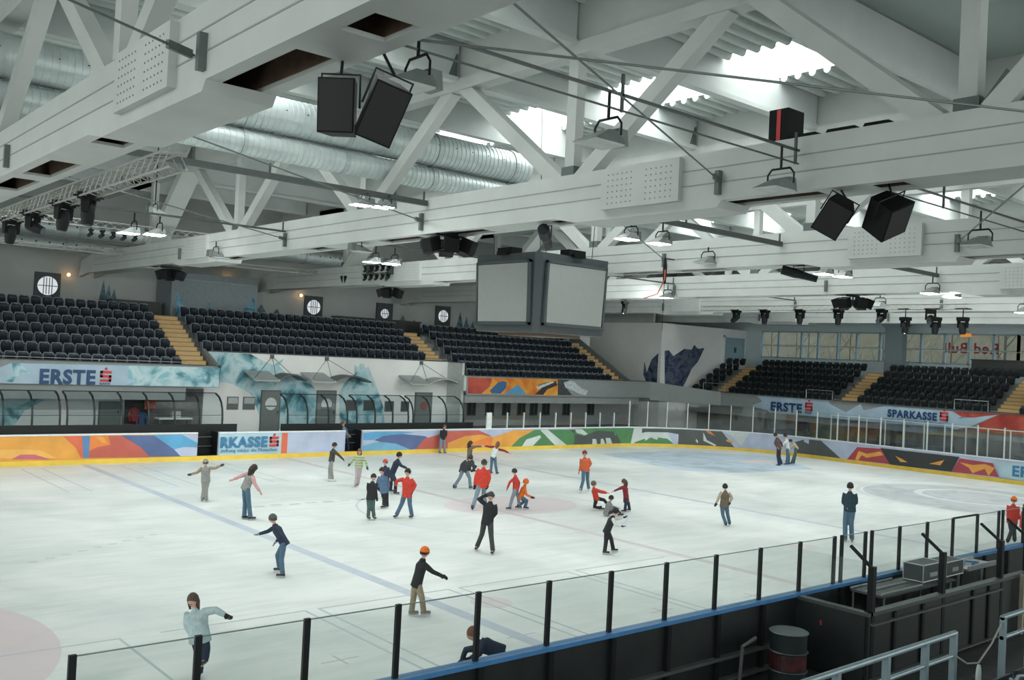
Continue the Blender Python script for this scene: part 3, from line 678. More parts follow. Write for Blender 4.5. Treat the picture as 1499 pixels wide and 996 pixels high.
def clip_u(poly, umin=None, umax=None):
    def cut(pts, k, sgn):
        out = []
        for i in range(len(pts)):
            a, b = pts[i], pts[(i + 1) % len(pts)]; ia, ib = sgn * (a[0] - k) >= 0, sgn * (b[0] - k) >= 0
            if ia: out.append(a)
            if ia != ib: q = (k - a[0]) / (b[0] - a[0]); out.append((k, a[1] + q * (b[1] - a[1])))
        return out
    if umin is not None: poly = cut(poly, umin, 1)
    if umax is not None: poly = cut(poly, umax, -1)
    return poly
MN = {('bannerblue', 1): ('printed_banner', 'long pale blue banner with dark blue lettering on the left parapet above the players benches', 'banner'),
      ('bannerblue', 0): ('printed_banner', 'pale ice blue banner with torn edges along the end stand parapet', 'banner'),
      ('orangebanner', 1): ('printed_banner', 'orange and red comic style banner on the parapet right of the white wall', 'banner'),
      ('redbanner', 0): ('printed_banner', 'red banner at the right end of the end stand parapet', 'banner'),
      ('navymural', 0): ('wall_mural', 'left edge of the dark navy beast mural, on the wall beside the far stand', 'mural'),
      ('navymural', 1): ('wall_mural', 'dark navy and grey beast mural painted on the corner wall', 'mural'),
      ('greymural', 1): ('wall_mural', None, 'mural')}
last = {}; banners = {}; cnt = 0; tealn = 0
for c, ax, val, poly in MUR:
    key = (val, ax); cnt += 1
    zt = {19.3: (2.95, 3.93), 34.8: (2.2, 3.34), 21: (.61, 4.6), 32.1: (3.0, 8), 20.6: (3.0, 8)}[val]
    if val == 19.3 and min(q[0] for q in poly) > 10: zt = (2.77, 3.86)
    q = [(u, min(zt[1], max(zt[0], z))) for u, z in poly]
    if val == 21: q = clip_u(q, -16, 13.3)
    if val == 19.3: q = clip_u(q, -19, 29.5) if q[0][0] > 10 else clip_u(q, -16, -1.45)
    if val == 32.1: q = clip_u(q, 20.85, 28)
    if val == 20.6: q = clip_u(q, 32.2, 42)
    if val == 34.8: q = clip_u(q, -10, 17.1)
    if len(q) < 3: continue
    th = .004 + .0012 * cnt
    if ax == 1: f0, f1 = (lambda u, z: (u, val - .001, z)), (lambda u, z: (u, val - .001 - th, z))
    else: f0, f1 = (lambda u, z: (val - .001, u, z)), (lambda u, z: (val - .001 - th, u, z))
    g = G(); g.prism(q, f0, f1)
    base_ = (c, ax) in (('bannerblue', 1), ('bannerblue', 0), ('orangebanner', 1), ('redbanner', 0), ('navymural', 0), ('navymural', 1)) or (c == 'teal' and val == 21) or (c == 'greymural' and q[0][0] > 22)
    if base_:
        xs = [a for a, b in q]; o_ = (sum(xs) / len(xs), val - .01, min(b for a, b in q)) if ax == 1 else (val - .01, sum(xs) / len(xs), min(b for a, b in q))
        if c == 'teal':
            tealn += 1; nm, lb, ct = 'wall_mural', ['teal and white ice mural spreading behind the first arched canopy on the white wall', 'smaller teal mural with a spiky top behind the middle door canopy', 'teal mural on the wall under the long pale blue banner'][tealn - 1], 'mural'
        elif c == 'greymural': nm, lb, ct = 'wall_mural', 'charcoal painted patch at the corner where the parapets meet', 'mural'
        else: nm, lb, ct = MN[(c, ax)]
        t = thing(nm, lb, ct, o_); last[(val, ax)] = t; build('painted_sheet' if ct == 'mural' else 'sheet', g, artm(c), parent=t)
        if (c, val) == ('bannerblue', 19.3): banners['left'] = t
        if (c, val) == ('bannerblue', 34.8): banners['end'] = t
    else: build('printed_motif', g, artm(c), parent=last[(val, ax)])
t = banners['left']; yy = 19.25
text_mesh('lettering', 'ERSTE', .84, blue_text, (-9.42, yy, 2.99), (1, 0, 0), (0, 0, 1), t, bold=.036, width=2.28)
g = G(); s_logo(g, lambda x, z, q: (x, yy - q, z), -6.95, 3.1, .48); build('logo', g, red_sign, parent=t)
text_mesh('small_lettering', 'BANK', .13, blue_text, (-6.95, yy, 2.97), (1, 0, 0), (0, 0, 1), t, width=.48)
t = banners['end']; xx = 34.73
def endf(x, z, q): return (xx - q, -x, z)
text_mesh('lettering', 'ERSTE', .8, blue_text, (xx, 12.98, 2.4), (0, -1, 0), (0, 0, 1), t, bold=.034, width=2.4)
g = G(); s_logo(g, endf, -10.35, 2.55, .55); build('logo', g, red_sign, parent=t); g = G(); s_logo(g, endf, -1.45, 2.66, .5); build('logo', g, red_sign, parent=t)
text_mesh('small_lettering', 'BANK', .13, blue_text, (xx, 10.35, 2.39), (0, -1, 0), (0, 0, 1), t, width=.5)
text_mesh('lettering', 'SPARKASSE', .62, blue_text, (xx, 4.66, 2.64), (0, -1, 0), (0, 0, 1), t, bold=.026, width=3.05)
text_mesh('small_lettering', 'In jeder Beziehung zählen die Menschen.', .2, blue_text, (xx, 4.8, 2.4), (0, -1, 0), (0, 0, 1), t, width=3.7)

# rails in front of the stands
def rail(label, pts, r=.025, m=None, posts=None, grp=None, z0=0, name='guard_rail'):
    t = thing(name, label, 'railing', pts[0], group=grp); g = G(); g.tube(pts, r, 6); build('top_rail', g, m or steel, parent=t)
    if posts:
        for p_ in posts: g = G(); g.tube([(p_[0], p_[1], z0), p_], r, 6); build('post', g, m or steel, parent=t)
    return t
for y, l in ((16.95, 'at the foot of the stairs beside the corner wall'), (8.5, 'at the foot of the middle stairs of the end stand'), (-1.2, 'at the foot of the right stairs of the end stand')):
    t = thing('guard_rail', 'low steel hoop rail ' + l, 'railing', (34.9, y, 3.3))
    g = G(); g.tube([(34.88, y, 3.3), (34.88, y, 3.95), (34.88, y + 1.9, 3.95), (34.88, y + 1.9, 3.3)], .025, 6); build('hoop', g, steel, parent=t)
rail('thin steel rail along the front of the left block of seats', [(-20, 19.36, 4.08), (-3.0, 19.36, 4.08)], .018, posts=[(x, 19.36, 4.08) for x in (-19, -15, -11, -7, -3.1)], z0=3.9)
rail('thin pale rail across the end windows above the end stand', [(41.9, 19, 6.95), (41.9, -10, 6.95)], .025, m=post_white, posts=[(41.9, y, 6.95) for y in range(-9, 20, 4)], z0=5.5)

# ---------------------------------------------------------------- dasher boards
def strip(g, s0, s1, t0, t1, h0, h1, step=.7, mi=0):
    n = max(1, int(math.ceil((s1 - s0) / step))) if s1 > LX - RC else 1
    for k in range(n):
        a, b = s0 + (s1 - s0) * k / n, s0 + (s1 - s0) * (k + 1) / n
        g.hexa([surf(a, t0, h0), surf(b, t0, h0), surf(b, t1, h0), surf(a, t1, h0), surf(a, t0, h1), surf(b, t0, h1), surf(b, t1, h1), surf(a, t1, h1)], mi)
def art_mesh(poly, t):
    bm = bmesh.new(); vs = [bm.verts.new((a, b, 0)) for a, b in poly]
    try: bm.faces.new(vs)
    except ValueError: pass
    s0, s1 = min(a for a, b in poly), max(a for a, b in poly)
    bmesh.ops.triangulate(bm, faces=bm.faces[:])
    k = math.ceil(max(s0, LX - RC) / .5) * .5
    while k < s1:
        bmesh.ops.bisect_plane(bm, geom=bm.verts[:] + bm.edges[:] + bm.faces[:], plane_co=(k, 0, 0), plane_no=(1, 0, 0)); k += .5
    vv = [surf(v.co.x, t, v.co.y) for v in bm.verts]; bm.verts.index_update()
    ff = [tuple(v.index for v in f.verts) for f in bm.faces]; bm.free(); return vv, ff
SEC = [(-20, -4.1, 'far side board with orange, red and blue swirls at the left edge'), (-3.16, 3.12, 'far side board with blue lettering on pale ground and a plain lilac half'),
       (4.06, 21.5, 'long far side board with blue and orange swirls turning into a green beast print'), (21.5, 34.85, 'curved corner board with grey and white beast print'),
       (34.85, 61.2, 'end board with crimson and black print of glowing eyes')]
for k, (s0, s1, l) in enumerate(SEC):
    t = thing('rink_board', l, 'rink board', surf((s0 + s1) / 2 if k < 2 else s0, 0, 0))
    g = G(); strip(g, s0, s1, -.1, 0, .2, 1.15); build('panel', g, artm('lavender') if k else artm('amber'), parent=t)
    g = G(); strip(g, s0, s1, -.14, .02, 1.15, 1.21); build('cap_rail', g, cap_white, parent=t)
    order = 0
    for c, poly in ART:
        order += 1; q = clip_u(poly, s0 + .001, s1 - .001)
        if len(q) < 3: continue
        cc = []
        for p_ in q:
            if not cc or (abs(p_[0] - cc[-1][0]) + abs(p_[1] - cc[-1][1])) > .004: cc.append(p_)
        if len(cc) < 3: continue
        vv, ff = art_mesh(cc, .003 + .0012 * order)
        if ff: g = G(); g.add(vv, ff); build('printed_motif', g, artm(c), parent=t)
    if k == 1:
        text_mesh('lettering', 'RKASSE', .62, blue_text2, (-3.1, 14.93, .55), (1, 0, 0), (0, 0, 1), t, bold=.027, width=2.2)
        text_mesh('small_lettering', 'ziehung zählen die Menschen.', .22, blue_text2, (-3.08, 14.93, .33), (1, 0, 0), (0, 0, 1), t, width=2.7)
        g = G(); s_logo(g, lambda x, z, q: (x, 14.93 - q, z), -.8, .54, .44); build('logo', g, red_sign, parent=t)
    if k == 4:
        text_mesh('lettering', 'ERSTE', .72, blue_text2, (29.92, 15 - 8.5 - (45.95 - 34.85), .42), (0, -1, 0), (0, 0, 1), t, bold=.03, width=2.0)
g = G(); strip(g, -20, 61.2, -.06, .035, 0, .2); tag(build('kick_plate', g, yellow_m), 'yellow kick strip running round the foot of the far boards', 'kick strip')
g = G(); strip(g, -20, -4.1, -.12, .022, 1.155, 1.2)
for x0, x1, l in ((-4.1, -3.16, 'left'), (3.12, 4.06, 'right')):
    t = thing('gate_opening', 'open black gate in the far boards with thin cross rails, %s one' % l, 'gate', ((x0 + x1) / 2, 15.6, 0))
    g = G(); g.box((x0, 15.7, 0), (x1, 15.8, 1.15)); g.box((x0 - .02, 15.1, 0), (x0 + .04, 15.8, 1.2)); g.box((x1 - .04, 15.1, 0), (x1 + .02, 15.8, 1.2)); g.box((x0, 15.05, .12), (x1, 15.7, .2)); build('frame', g, black_m, parent=t)
    g = G()
    for z in (.55, .95): g.tube([(x0, 15.6, z), (x1, 15.6, z)], .02, 6)
    build('cross_rail', g, mat('dull_rail', (.15, .15, .13), .5, .5), parent=t)
# glass on the far boards
def shield(s0, s1, h1, far=True, label='', grp='', wpost=.05, thick=False, nm='rink_shield'):
    t = thing(nm, label, 'rink glass', surf((s0 + s1) / 2, -.05, 1.21), group=grp or None)
    g = G(); strip(g, s0 + .03, s1 - .02, -.055, -.045, 1.21, h1); build('pane', g, glass_far, parent=t)
    g = G(); strip(g, s0 - wpost / 2, s0 + wpost / 2, -.09, -.01, 1.21, h1 + .02); build('post', g, post_white, parent=t)
    return t
g = None
shield(11.92, 13.2, 2.04, label='first low glass pane of the far boards, with a thick white padded post', wpost=.34)
for k in range(8): shield(13.2 + k * 1.205, 13.2 + (k + 1) * 1.205, 2.04, label='low clear glass pane with thin white post on the far boards below orange banner', grp='low glass panes of the far boards')
for k in range(27):
    s0 = 22.86 + k * 1.33
    shield(s0, s0 + 1.33, 2.76, label='tall clear glass pane with a white post on the %s' % ('corner boards' if s0 < 34.8 else 'end boards'), grp='tall glass panes on the %s' % ('corner boards' if s0 < 34.8 else 'end boards'))
for k in range(10):
    y = 6.6 - k * 1.15
    t = thing('standing_area_fence', 'pale post and glass of the second fence behind the end boards', 'fence', (31.7, y, 0), group='second fence behind the end boards')
    g = G(); g.box((31.67, y - .03, 0), (31.73, y + .03, 2.6)); build('post', g, post_white, parent=t)
    g = G(); g.box((31.695, y - 1.1, 1.0), (31.705, y - .04, 2.55)); build('pane', g, glass_far, parent=t)
    g = G(); g.box((31.68, y - 1.12, 2.55), (31.72, y, 2.6)); build('rail', g, post_white, parent=t)
# dim concourse clutter behind the end glass
for k, (y, l) in enumerate(((12.5, 'left'), (3.0, 'middle'), (-4, 'right'))):
    g = G(); g.box((35.6, y - 1.6, 0), (36.3, y + 1.6, 1.0)); g.box((35.5, y - 1.7, 1.0), (36.4, y + 1.7, 1.05)); g.box((36.2, y - 1.5, 1.05), (36.35, y + 1.5, 1.9))
    tag(build('concourse_counter', g, mat('dull_blue_counter', (.08, .12, .15), .6, var=.4, scale=2)), 'dim counter under the end stand behind the glass, %s one of three' % l, 'counter')
for k, y in enumerate((10.9, 6.6, 2.2)):
    t = thing('passage_lamp', 'small warm lamp glowing under the end stand parapet', 'lamp', (35.6, y, 2.3), group='warm lamps under the end stand')
    g = G(); g.lathe([(.03, .0), (.09, .02), (.09, .1), (.03, .12)], (35.6, y, 2.28), 10); build('bulb', g, emit_mat('warm_bulb', (1, .62, .3), 8), parent=t)
    g = G(); g.tube([(35.6, y, 2.38), (35.6, y, 2.42)], .02, 6); build('holder', g, black_m, parent=t)

# ---------------------------------------------------------------- players benches behind the far boards
g = G(); g.box((-13.5, 17.0, 0), (-1.45, 17.12, 1.38)); g.box((-13.5, 15.9, 0), (-1.45, 17.0, .25)); g.box((-13.5, 16.3, .25), (-4.4, 16.65, .7))
tag(build('bench_wall', g, dark_panel), 'black back wall of the left players bench behind the far boards', 'bench wall')
g = G(); g.box((.8, 17.0, 0), (12.4, 17.12, 1.36)); g.box((.8, 15.9, 0), (12.4, 17.0, .25)); g.box((5, 16.3, .25), (12, 16.65, .7))
tag(build('bench_wall', g, dark_panel), 'black back wall of the right players bench behind the far boards', 'bench wall')
def arc(x):
    return [(x, 17.05, 1.3), (x, 17.06, 1.7), (x, 17.12, 2.05), (x, 17.28, 2.35), (x, 17.55, 2.58), (x, 17.95, 2.72)]
groups = [([-12.15, -11.2, -10.15, -9.1], 'left'), ([-8.82, -7.75, -6.6, -5.5, -4.35, -3.22, -2.15], 'left'), ([1.12, 2.18, 3.33, 4.4], 'right'), ([4.95, 6.03, 7.1, 8.08], 'right'), ([8.38, 9.5, 10.58, 11.75], 'right')]
arc_m = mat('dark_arch_steel', (.03, .04, .04), .4, .5)
for xs, side in groups:
    for i, x in enumerate(xs):
        t = thing('bench_shelter_bay', 'dark curved steel arch with clear sheet over the %s players bench' % side, 'shelter', (x, 17.05, 1.3), group='curved shelter bays over the %s players bench' % side)
        g = G(); a = arc(x)
        for k in range(len(a) - 1): g.beam(a[k], a[k + 1], .05, .07, up=(1, 0, 0))
        build('arch', g, arc_m, parent=t)
        if i < len(xs) - 1:
            x2 = xs[i + 1]; g = G(); b_ = arc(x2); n = len(a)
            g.add([Vector(p_) + Vector((.03, 0, 0)) for p_ in a] + [Vector(p_) - Vector((.03, 0, 0)) for p_ in b_], [(k, k + 1, n + k + 1, n + k) for k in range(n - 1)]); build('sheet', g, glass_mat('shelter_sheet', (.80, .86, .87), .05), parent=t)
            g = G(); g.tube([(x, 17.95, 2.74), (x2, 17.95, 2.74)], .02, 6); g.tube([(x, 17.05, 1.78), (x2, 17.05, 1.78)], .012, 5); build('purlin', g, arc_m, parent=t)
# doors, small windows, canopies on the white wall
door_m = mat('grey_steel_door', (.16, .18, .17), .5, var=.05)
for n, (x0, x1, zt, l) in enumerate(((1.62, 2.6, 2.7, ''), (4.82, 5.9, 2.74, ''), (11.2, 12.3, 2.72, ''), (-6.35, -5.45, 2.05, '')), 1):
    g = G(); g.box((x0, 20.93, .6), (x1, 21.0, zt)); d = struct('door_%d' % n, g, door_m)
    g = G(); g.box((x0 - .06, 20.95, .6), (x0, 21, zt + .06)); g.box((x1, 20.95, .6), (x1 + .06, 21, zt + .06)); g.box((x0, 20.95, zt), (x1, 21, zt + .06)); build('door_frame', g, mat('door_frame_grey', (.1, .11, .11), .5), parent=d)
    g = G(); g.tube([(x1 - .1, 20.88, 1.55), (x1 - .1, 20.88, 1.7)], .02, 6); build('door_handle', g, black_m, parent=d)
    if n in (1, 2):
        cx = (x0 + x1) / 2; g = G(); g.prism(disc(cx, 2.05, .32, 20), lambda a, b: (a, 20.925, b), lambda a, b: (a, 20.915, b)); build('porthole', g, mat('porthole_lit', (.6, .62, .6), .3), parent=d)
        g = G(); g.box((cx - .32, 20.90, 1.9 if n == 1 else 1.73), (cx + .32, 20.914, 1.96 if n == 1 else 1.9)); build('porthole_bar', g, grey_plate, parent=d)
    if n == 3:
        g = G(); g.prism(disc((x0 + x1) / 2, 2.0, .25, 20), lambda a, b: (a, 20.925, b), lambda a, b: (a, 20.915, b)); build('round_sign', g, mat('dull_red_sign', (.25, .08, .07), .5), parent=d)
for n, (x0, x1, z0_, z1) in enumerate(((-.25, .35, 1.75, 2.4), (.6, 1.25, 1.75, 2.4), (6.6, 7.3, 1.7, 2.3), (7.7, 8.4, 1.7, 2.3), (9.1, 9.7, 1.65, 2.25), (10.2, 10.75, 1.65, 2.25)), 4):
    if n > 3:
        g = G(); g.box((x0, 20.95, z0_), (x1, 20.99, z1)); wn = struct('window_%d' % n, g, mat('small_window_frame', (.12, .13, .13), .5))
        g = G(); g.box((x0 + .05, 20.93, z0_ + .3 if n < 6 else z0_ + .05), (x1 - .05, 20.95, z1 - .05)); build('pane', g, mat('small_window_pane', (.42, .44, .43), .3) if n < 6 else mat('dark_window_pane', (.06, .07, .07), .2), parent=wn)
for n, x in enumerate((16.9, 18.4, 19.8, 21.1, 22.2, 23.3, 25.2, 27.6), 10):
    g = G(); g.box((x - .35, 22.95, 1.25), (x + .35, 22.99, 2.15)); wn = struct('window_%d' % n, g, mat('small_window_frame', (.12, .13, .13), .5))
    g = G(); g.box((x - .28, 22.93, 1.32), (x + .28, 22.95, 2.08)); build('pane', g, mat('dark_window_pane', (.06, .07, .07), .2), parent=wn)
    g = G(); g.box((x - .015, 22.92, 1.32), (x + .015, 22.93, 2.08)); build('mullion', g, mat('small_window_bar', (.25, .27, .26), .5), parent=wn)
can_m = mat('canopy_sheet', (.36, .39, .38), .45, var=.05); can_d = mat('canopy_edge', (.09, .1, .1), .5)
for x, l, w1 in ((.55, 'first', 1.7), (3.75, 'second', 2.4), (9.95, 'third', 2.3)):
    t = thing('door_canopy', '%s arched grey canopy hung on rods above a door in the white wall' % l, 'canopy', (x + .9, 20.4, 3.2))
    g = G(); n = 10; top = []; bot = []
    for k in range(n + 1):
        u = k / n; xx_ = x + u * 1.35; z_ = 3.26; top.append((xx_, z_))
    for k in range(n):
        (a, za), (b, zb_) = top[k], top[k + 1]
        g.hexa([(a, 19.6, za), (b, 19.6, zb_), (b, 21, zb_ + .42), (a, 21, za + .42), (a, 19.6, za + .07), (b, 19.6, zb_ + .07), (b, 21, zb_ + .49), (a, 21, za + .49)])
    build('roof_sheet', g, can_m, parent=t)
    g = G(); n = 12; pts = [(x + 1.38 + (w1 - .1) * k / n, 3.3 + .3 * math.sin(PI * k / n)) for k in range(n + 1)]
    for k in range(n):
        (a, za), (b, zb_) = pts[k], pts[k + 1]
        g.hexa([(a, 19.8, za), (b, 19.8, zb_), (b, 20.9, zb_ + .02), (a, 20.9, za + .02), (a, 19.8, za + .07), (b, 19.8, zb_ + .07), (b, 20.9, zb_ + .09), (a, 20.9, za + .09)])
    build('arched_wing', g, can_m if l == 'third' else can_d, parent=t)
    ax_, az_ = x + 1.5, 4.5
    g = G()
    for ex, ez in ((x + .1, 3.4), (x + 1.3, 3.35), (x + w1 + .6, 3.5)): g.tube([(ax_, 20.95, az_), (ex, 19.9, ez)], .014, 5)
    build('tie_rod', g, mat('rod_steel', (.12, .13, .13), .4, .6), parent=t)
    g = G(); g.box((ax_ - .09, 20.9, az_ - .1), (ax_ + .09, 21, az_ + .1)); build('anchor_plate', g, grey_plate, parent=t)
    g = G()
    for ex, ez in ((x + .02, 3.33), (x + 1.36, 3.33)): g.lathe([(.001, -.06), (.06, 0), (.001, .06)], (ex, 19.7, ez), 8)
    build('end_ball', g, cap_white, parent=t)
# store recess under the left banner, its shade painted on a flat dark sheet
g = G(); g.box((-5.25, 20.93, .6), (-4.1, 20.99, 2.92)); tag(build('store_recess', g, mat('recess_shade', (.055, .05, .05), .8, var=.5, scale=2)), 'sheet painted as a dark recess behind the left players bench, right of the grey shutter', 'recess')
g = G(); g.box((-4.1, 20.95, .6), (-1.5, 20.99, 2.75)); tag(build('grey_recess', g, mat('grey_recess', (.16, .16, .155), .8, var=.2, scale=2)), 'grey recessed wall with a white device, right of the dark recess', 'recess')
for k, (x, c, l) in enumerate(((-4.9, (.25, .03, .03), 'dark red'), (-4.55, (.03, .08, .2), 'blue'), (-4.2, (.42, .07, .03), 'bright red and orange'))):
    t = thing('hanging_jacket', '%s jacket hanging in the dark recess behind the left players bench' % l, 'jacket', (x, 20.6, 1.3))
    z_ = (1.2, 1.0, 1.75)[k]; g = G(); g.lathe([(.1, 0), (.17, .05), (.16, .35), (.2, .55), (.15, .62), (.05, .66)], (x, 20.65, z_), 10); g.tube([(x, 20.65, z_ + .6), (x, 20.66, z_ + .72), (x, 20.96, z_ + .74)], .02, 5); build('body', g, mat('jacket_%d' % k, c, .8), parent=t)
    for s in (-1, 1): g = G(); g.tube([(x + s * .15, 20.65, z_ + .56), (x + s * .24, 20.6, z_ + .3), (x + s * .22, 20.55, z_ + .02)], [.07, .06, .045], 7); build('sleeve', g, mat('jacket_%d' % k, c, .8), parent=t)
t = thing('service_table', 'pale table with equipment in the recess under the left banner', 'table', (-3.2, 20.2, .6))
g = G(); g.box((-4.0, 19.9, 1.35), (-2.4, 20.5, 1.42)); build('tabletop', g, wall_white, parent=t)
for a in (-3.95, -2.45):
    for b in (19.95, 20.45): g = G(); g.box((a - .03, b - .03, .6), (a + .03, b + .03, 1.35)); build('leg', g, grey_plate, parent=t)
g = G(); g.box((-3.3, 20.1, 1.42), (-2.9, 20.4, 1.72)); g.box((-3.25, 20.07, 1.47), (-2.95, 20.1, 1.67)); tag(build('equipment_box', g, mat('box_white', (.5, .5, .48), .5)), 'small white box standing on the table in the recess', 'box')
g = G(); g.box((16.5, 16.2, 0), (28, 16.3, .7)); g.box((16.5, 16.2, .7), (28, 16.6, .75)); tag(build('spectator_bench', g, mat('bench_grey', (.1, .11, .11), .6)), 'grey bench behind the low glass of the far boards under the orange banner', 'bench')

# ---------------------------------------------------------------- far wall details
lit = emit_mat('bright_porthole', (.9, .97, 1), .62)
for n, (x, z_, w_) in enumerate(((-7.15, 7.55, .48), (8.04, 7.55, .44), (13.2, 7.5, .3), (17.9, 7.65, .4)), 20):
    g = G(); g.box((x - .62, 27.9, z_ - .68), (x + .62, 28, z_ + .68)); wn = struct('window_%d' % n, g, mat('porthole_surround', (.05, .06, .065), .7))
    g = G(); g.prism(disc(x, z_, w_, 28), lambda a, b: (a, 27.89, b), lambda a, b: (a, 27.87, b)); build('pane', g, lit, parent=wn)
    g = G()
    for q in (-.2, -.07, .07, .2): g.box((x + q - .02, 27.84, z_ - w_ * .9), (x + q + .02, 27.865, z_ + w_ * .9))
    g.box((x - w_ * .95, 27.84, z_ - .02), (x + w_ * .95, 27.865, z_ + .02)); build('glazing_bar', g, mat('porthole_bar', (.2, .22, .22), .5), parent=wn)
for x, z_, l in ((-6.2, 8.2, 'left of the long beam end'), (2.45, 8.75, 'above the grey booth'), (7.1, 8.2, 'above the left part of the middle seats')):
    t = thing('wall_lamp', 'small orange wall lamp on the far wall, ' + l, 'lamp', (x, 27.9, z_))
    g = G(); g.lathe([(.02, -.08), (.08, -.03), (.08, .03), (.02, .08)], (x, 27.8, z_), 10); build('bulb', g, emit_mat('amber_bulb', (1, .5, .16), 14), parent=t)
    g = G(); g.box((x - .05, 27.85, z_ - .05), (x + .05, 28, z_ + .05)); build('wall_bracket', g, black_m, parent=t)
t = thing('booth', 'grey boxed booth with blue painted flashes at the top of the far stand', 'booth', (1.0, 26, 6.1))
g = G(); g.box((-1.6, 25.7, 5.8), (3.3, 27.9, 8.75)); build('walls', g, mat('booth_grey', (.2, .24, .25), .7), parent=t)
g = G(); g.box((-1.0, 25.6, 8.35), (3.2, 25.7, 8.4)); build('light_slot', g, mat('slot_pale', (.35, .37, .36), .5), parent=t)
g = G()
for pl_ in ([(-1.3, 6.3), (-.5, 6.3), (-.9, 7.0), (-1.3, 7.7)], [(1.6, 6.3), (3.2, 6.3), (3.1, 7.9), (2.8, 7.2), (2.3, 6.9)], [(.4, 6.4), (.7, 6.4), (.5, 7.4)]): g.prism(pl_, lambda a, b: (a, 25.695, b), lambda a, b: (a, 25.685, b))
build('painted_flash', g, ramp_mat('blue_flash', [(.03, .07, .12), (.1, .28, .42), (.25, .42, .5)], 1.5), parent=t)
for k, (x0, x1, z0_, z1) in enumerate(((-4.6, -3.6, 6.8, 8.4), (3.9, 7.4, 6.3, 7.7), (14, 17.2, 6.3, 7.7), (19, 21, 6.3, 8.4))):
    g = G(); n = 7
    pl_ = [(x0, z0_)] + [(x0 + (x1 - x0) * (q + .5) / n, z0_ + (z1 - z0_) * (.9 if q % 2 else .35) * (1 - .08 * q)) for q in range(n)] + [(x1, z0_)]
    g.prism(pl_, lambda a, b: (a, 27.995, b), lambda a, b: (a, 27.98, b))
    tag(build('wall_mural', g, ramp_mat('far_flash', [(.02, .05, .06), (.06, .13, .17), (.15, .25, .3)], 1.3)), 'dark teal spiky mural on the far wall, %s from the left' % ['first', 'second', 'third', 'fourth'][k], 'mural')
for x0, x1, l in ((-4.4, -1.8, 'left'), (8.9, 15, 'middle')):
    g = G(); g.box((x0, 26.4, 6.1), (x1, 27, 7.0)); g.box((x0 - .05, 26.3, 7.0), (x1 + .05, 27.1, 7.08))
    tag(build('bar_counter', g, mat('bar_dark', (.03, .035, .035), .5)), 'dark bar counter with pale top behind the %s far seats' % l, 'counter')
# ---------------------------------------------------------------- columns of the end wall
col_m = mat('blue_grey_column', (.17, .21, .225), .6, var=.04)
for y, l in ((7.3, 'wide blue grey column with a forked head in front of the end windows'), (-2.5, 'blue grey column with a forked head at the right edge of the end windows')):
    t = thing('forked_column', l, 'column', (40.4, y, 5))
    g = G(); g.box((40.1, y - .62, 3), (40.7, y + .62, 8.35)); build('shaft', g, col_m, parent=t)
    g = G(); g.prism([(y - .62, 8.3), (y + .62, 8.3), (y + 2.0, 9.35), (y + 1.0, 9.35), (y, 8.75), (y - 1.0, 9.35), (y - 2.0, 9.35)], lambda a, b: (40.12, a, b), lambda a, b: (40.68, a, b)); build('forked_head', g, col_m, parent=t)
g = G(); g.box((40.0, -12, 9.35), (40.8, 20, 10.1)); tag(build('end_beam', g, col_m), 'blue grey beam carried by the forked columns over the end stand', 'beam')
g = G(); g.box((39.3, 20.5, 5.45), (39.42, 20.6, 7.6)); g.box((41.9, 20.5, 5.45), (42.02, 20.6, 7.6)); g.box((39.3, 20.5, 7.45), (42.02, 20.6, 7.6)); d = struct('door_5', g, cap_white)
g = G(); g.box((39.42, 20.52, 5.45), (41.9, 20.56, 7.45)); build('door_leaf', g, mat('pale_blue_door', (.25, .36, .4), .4), parent=d)
g = G(); g.tube([(40.6, 20.48, 6.3), (40.6, 20.48, 6.7)], .03, 6); g.tube([(40.75, 20.48, 6.3), (40.75, 20.48, 6.7)], .03, 6); build('door_handle', g, black_m, parent=d)
t = thing('hanging_sign', 'small orange sign hanging in front of the lettered end windows', 'sign', (41.8, 3.3, 8.0))
g = G(); g.box((41.75, 2.95, 7.88), (41.8, 3.65, 8.1)); build('panel', g, mat('print_orange_sign', (.8, .28, .04), .4, emit=(1, .35, .05, .4)), parent=t)
g = G(); g.tube([(41.78, 3.3, 8.1), (41.78, 3.3, 8.25), (42.25, 3.3, 8.25)], .015, 5); build('hanger', g, black_m, parent=t)
g = G(); g.box((39.6, -8, 5.45), (39.9, 1.9, 6.36)); g.box((39.55, -8, 6.36), (40.0, 1.95, 6.42)); tag(build('bar_counter', g, mat('bar_dark', (.03, .035, .035), .5)), 'long dark counter at the top of the end stand below the window lettering', 'counter')
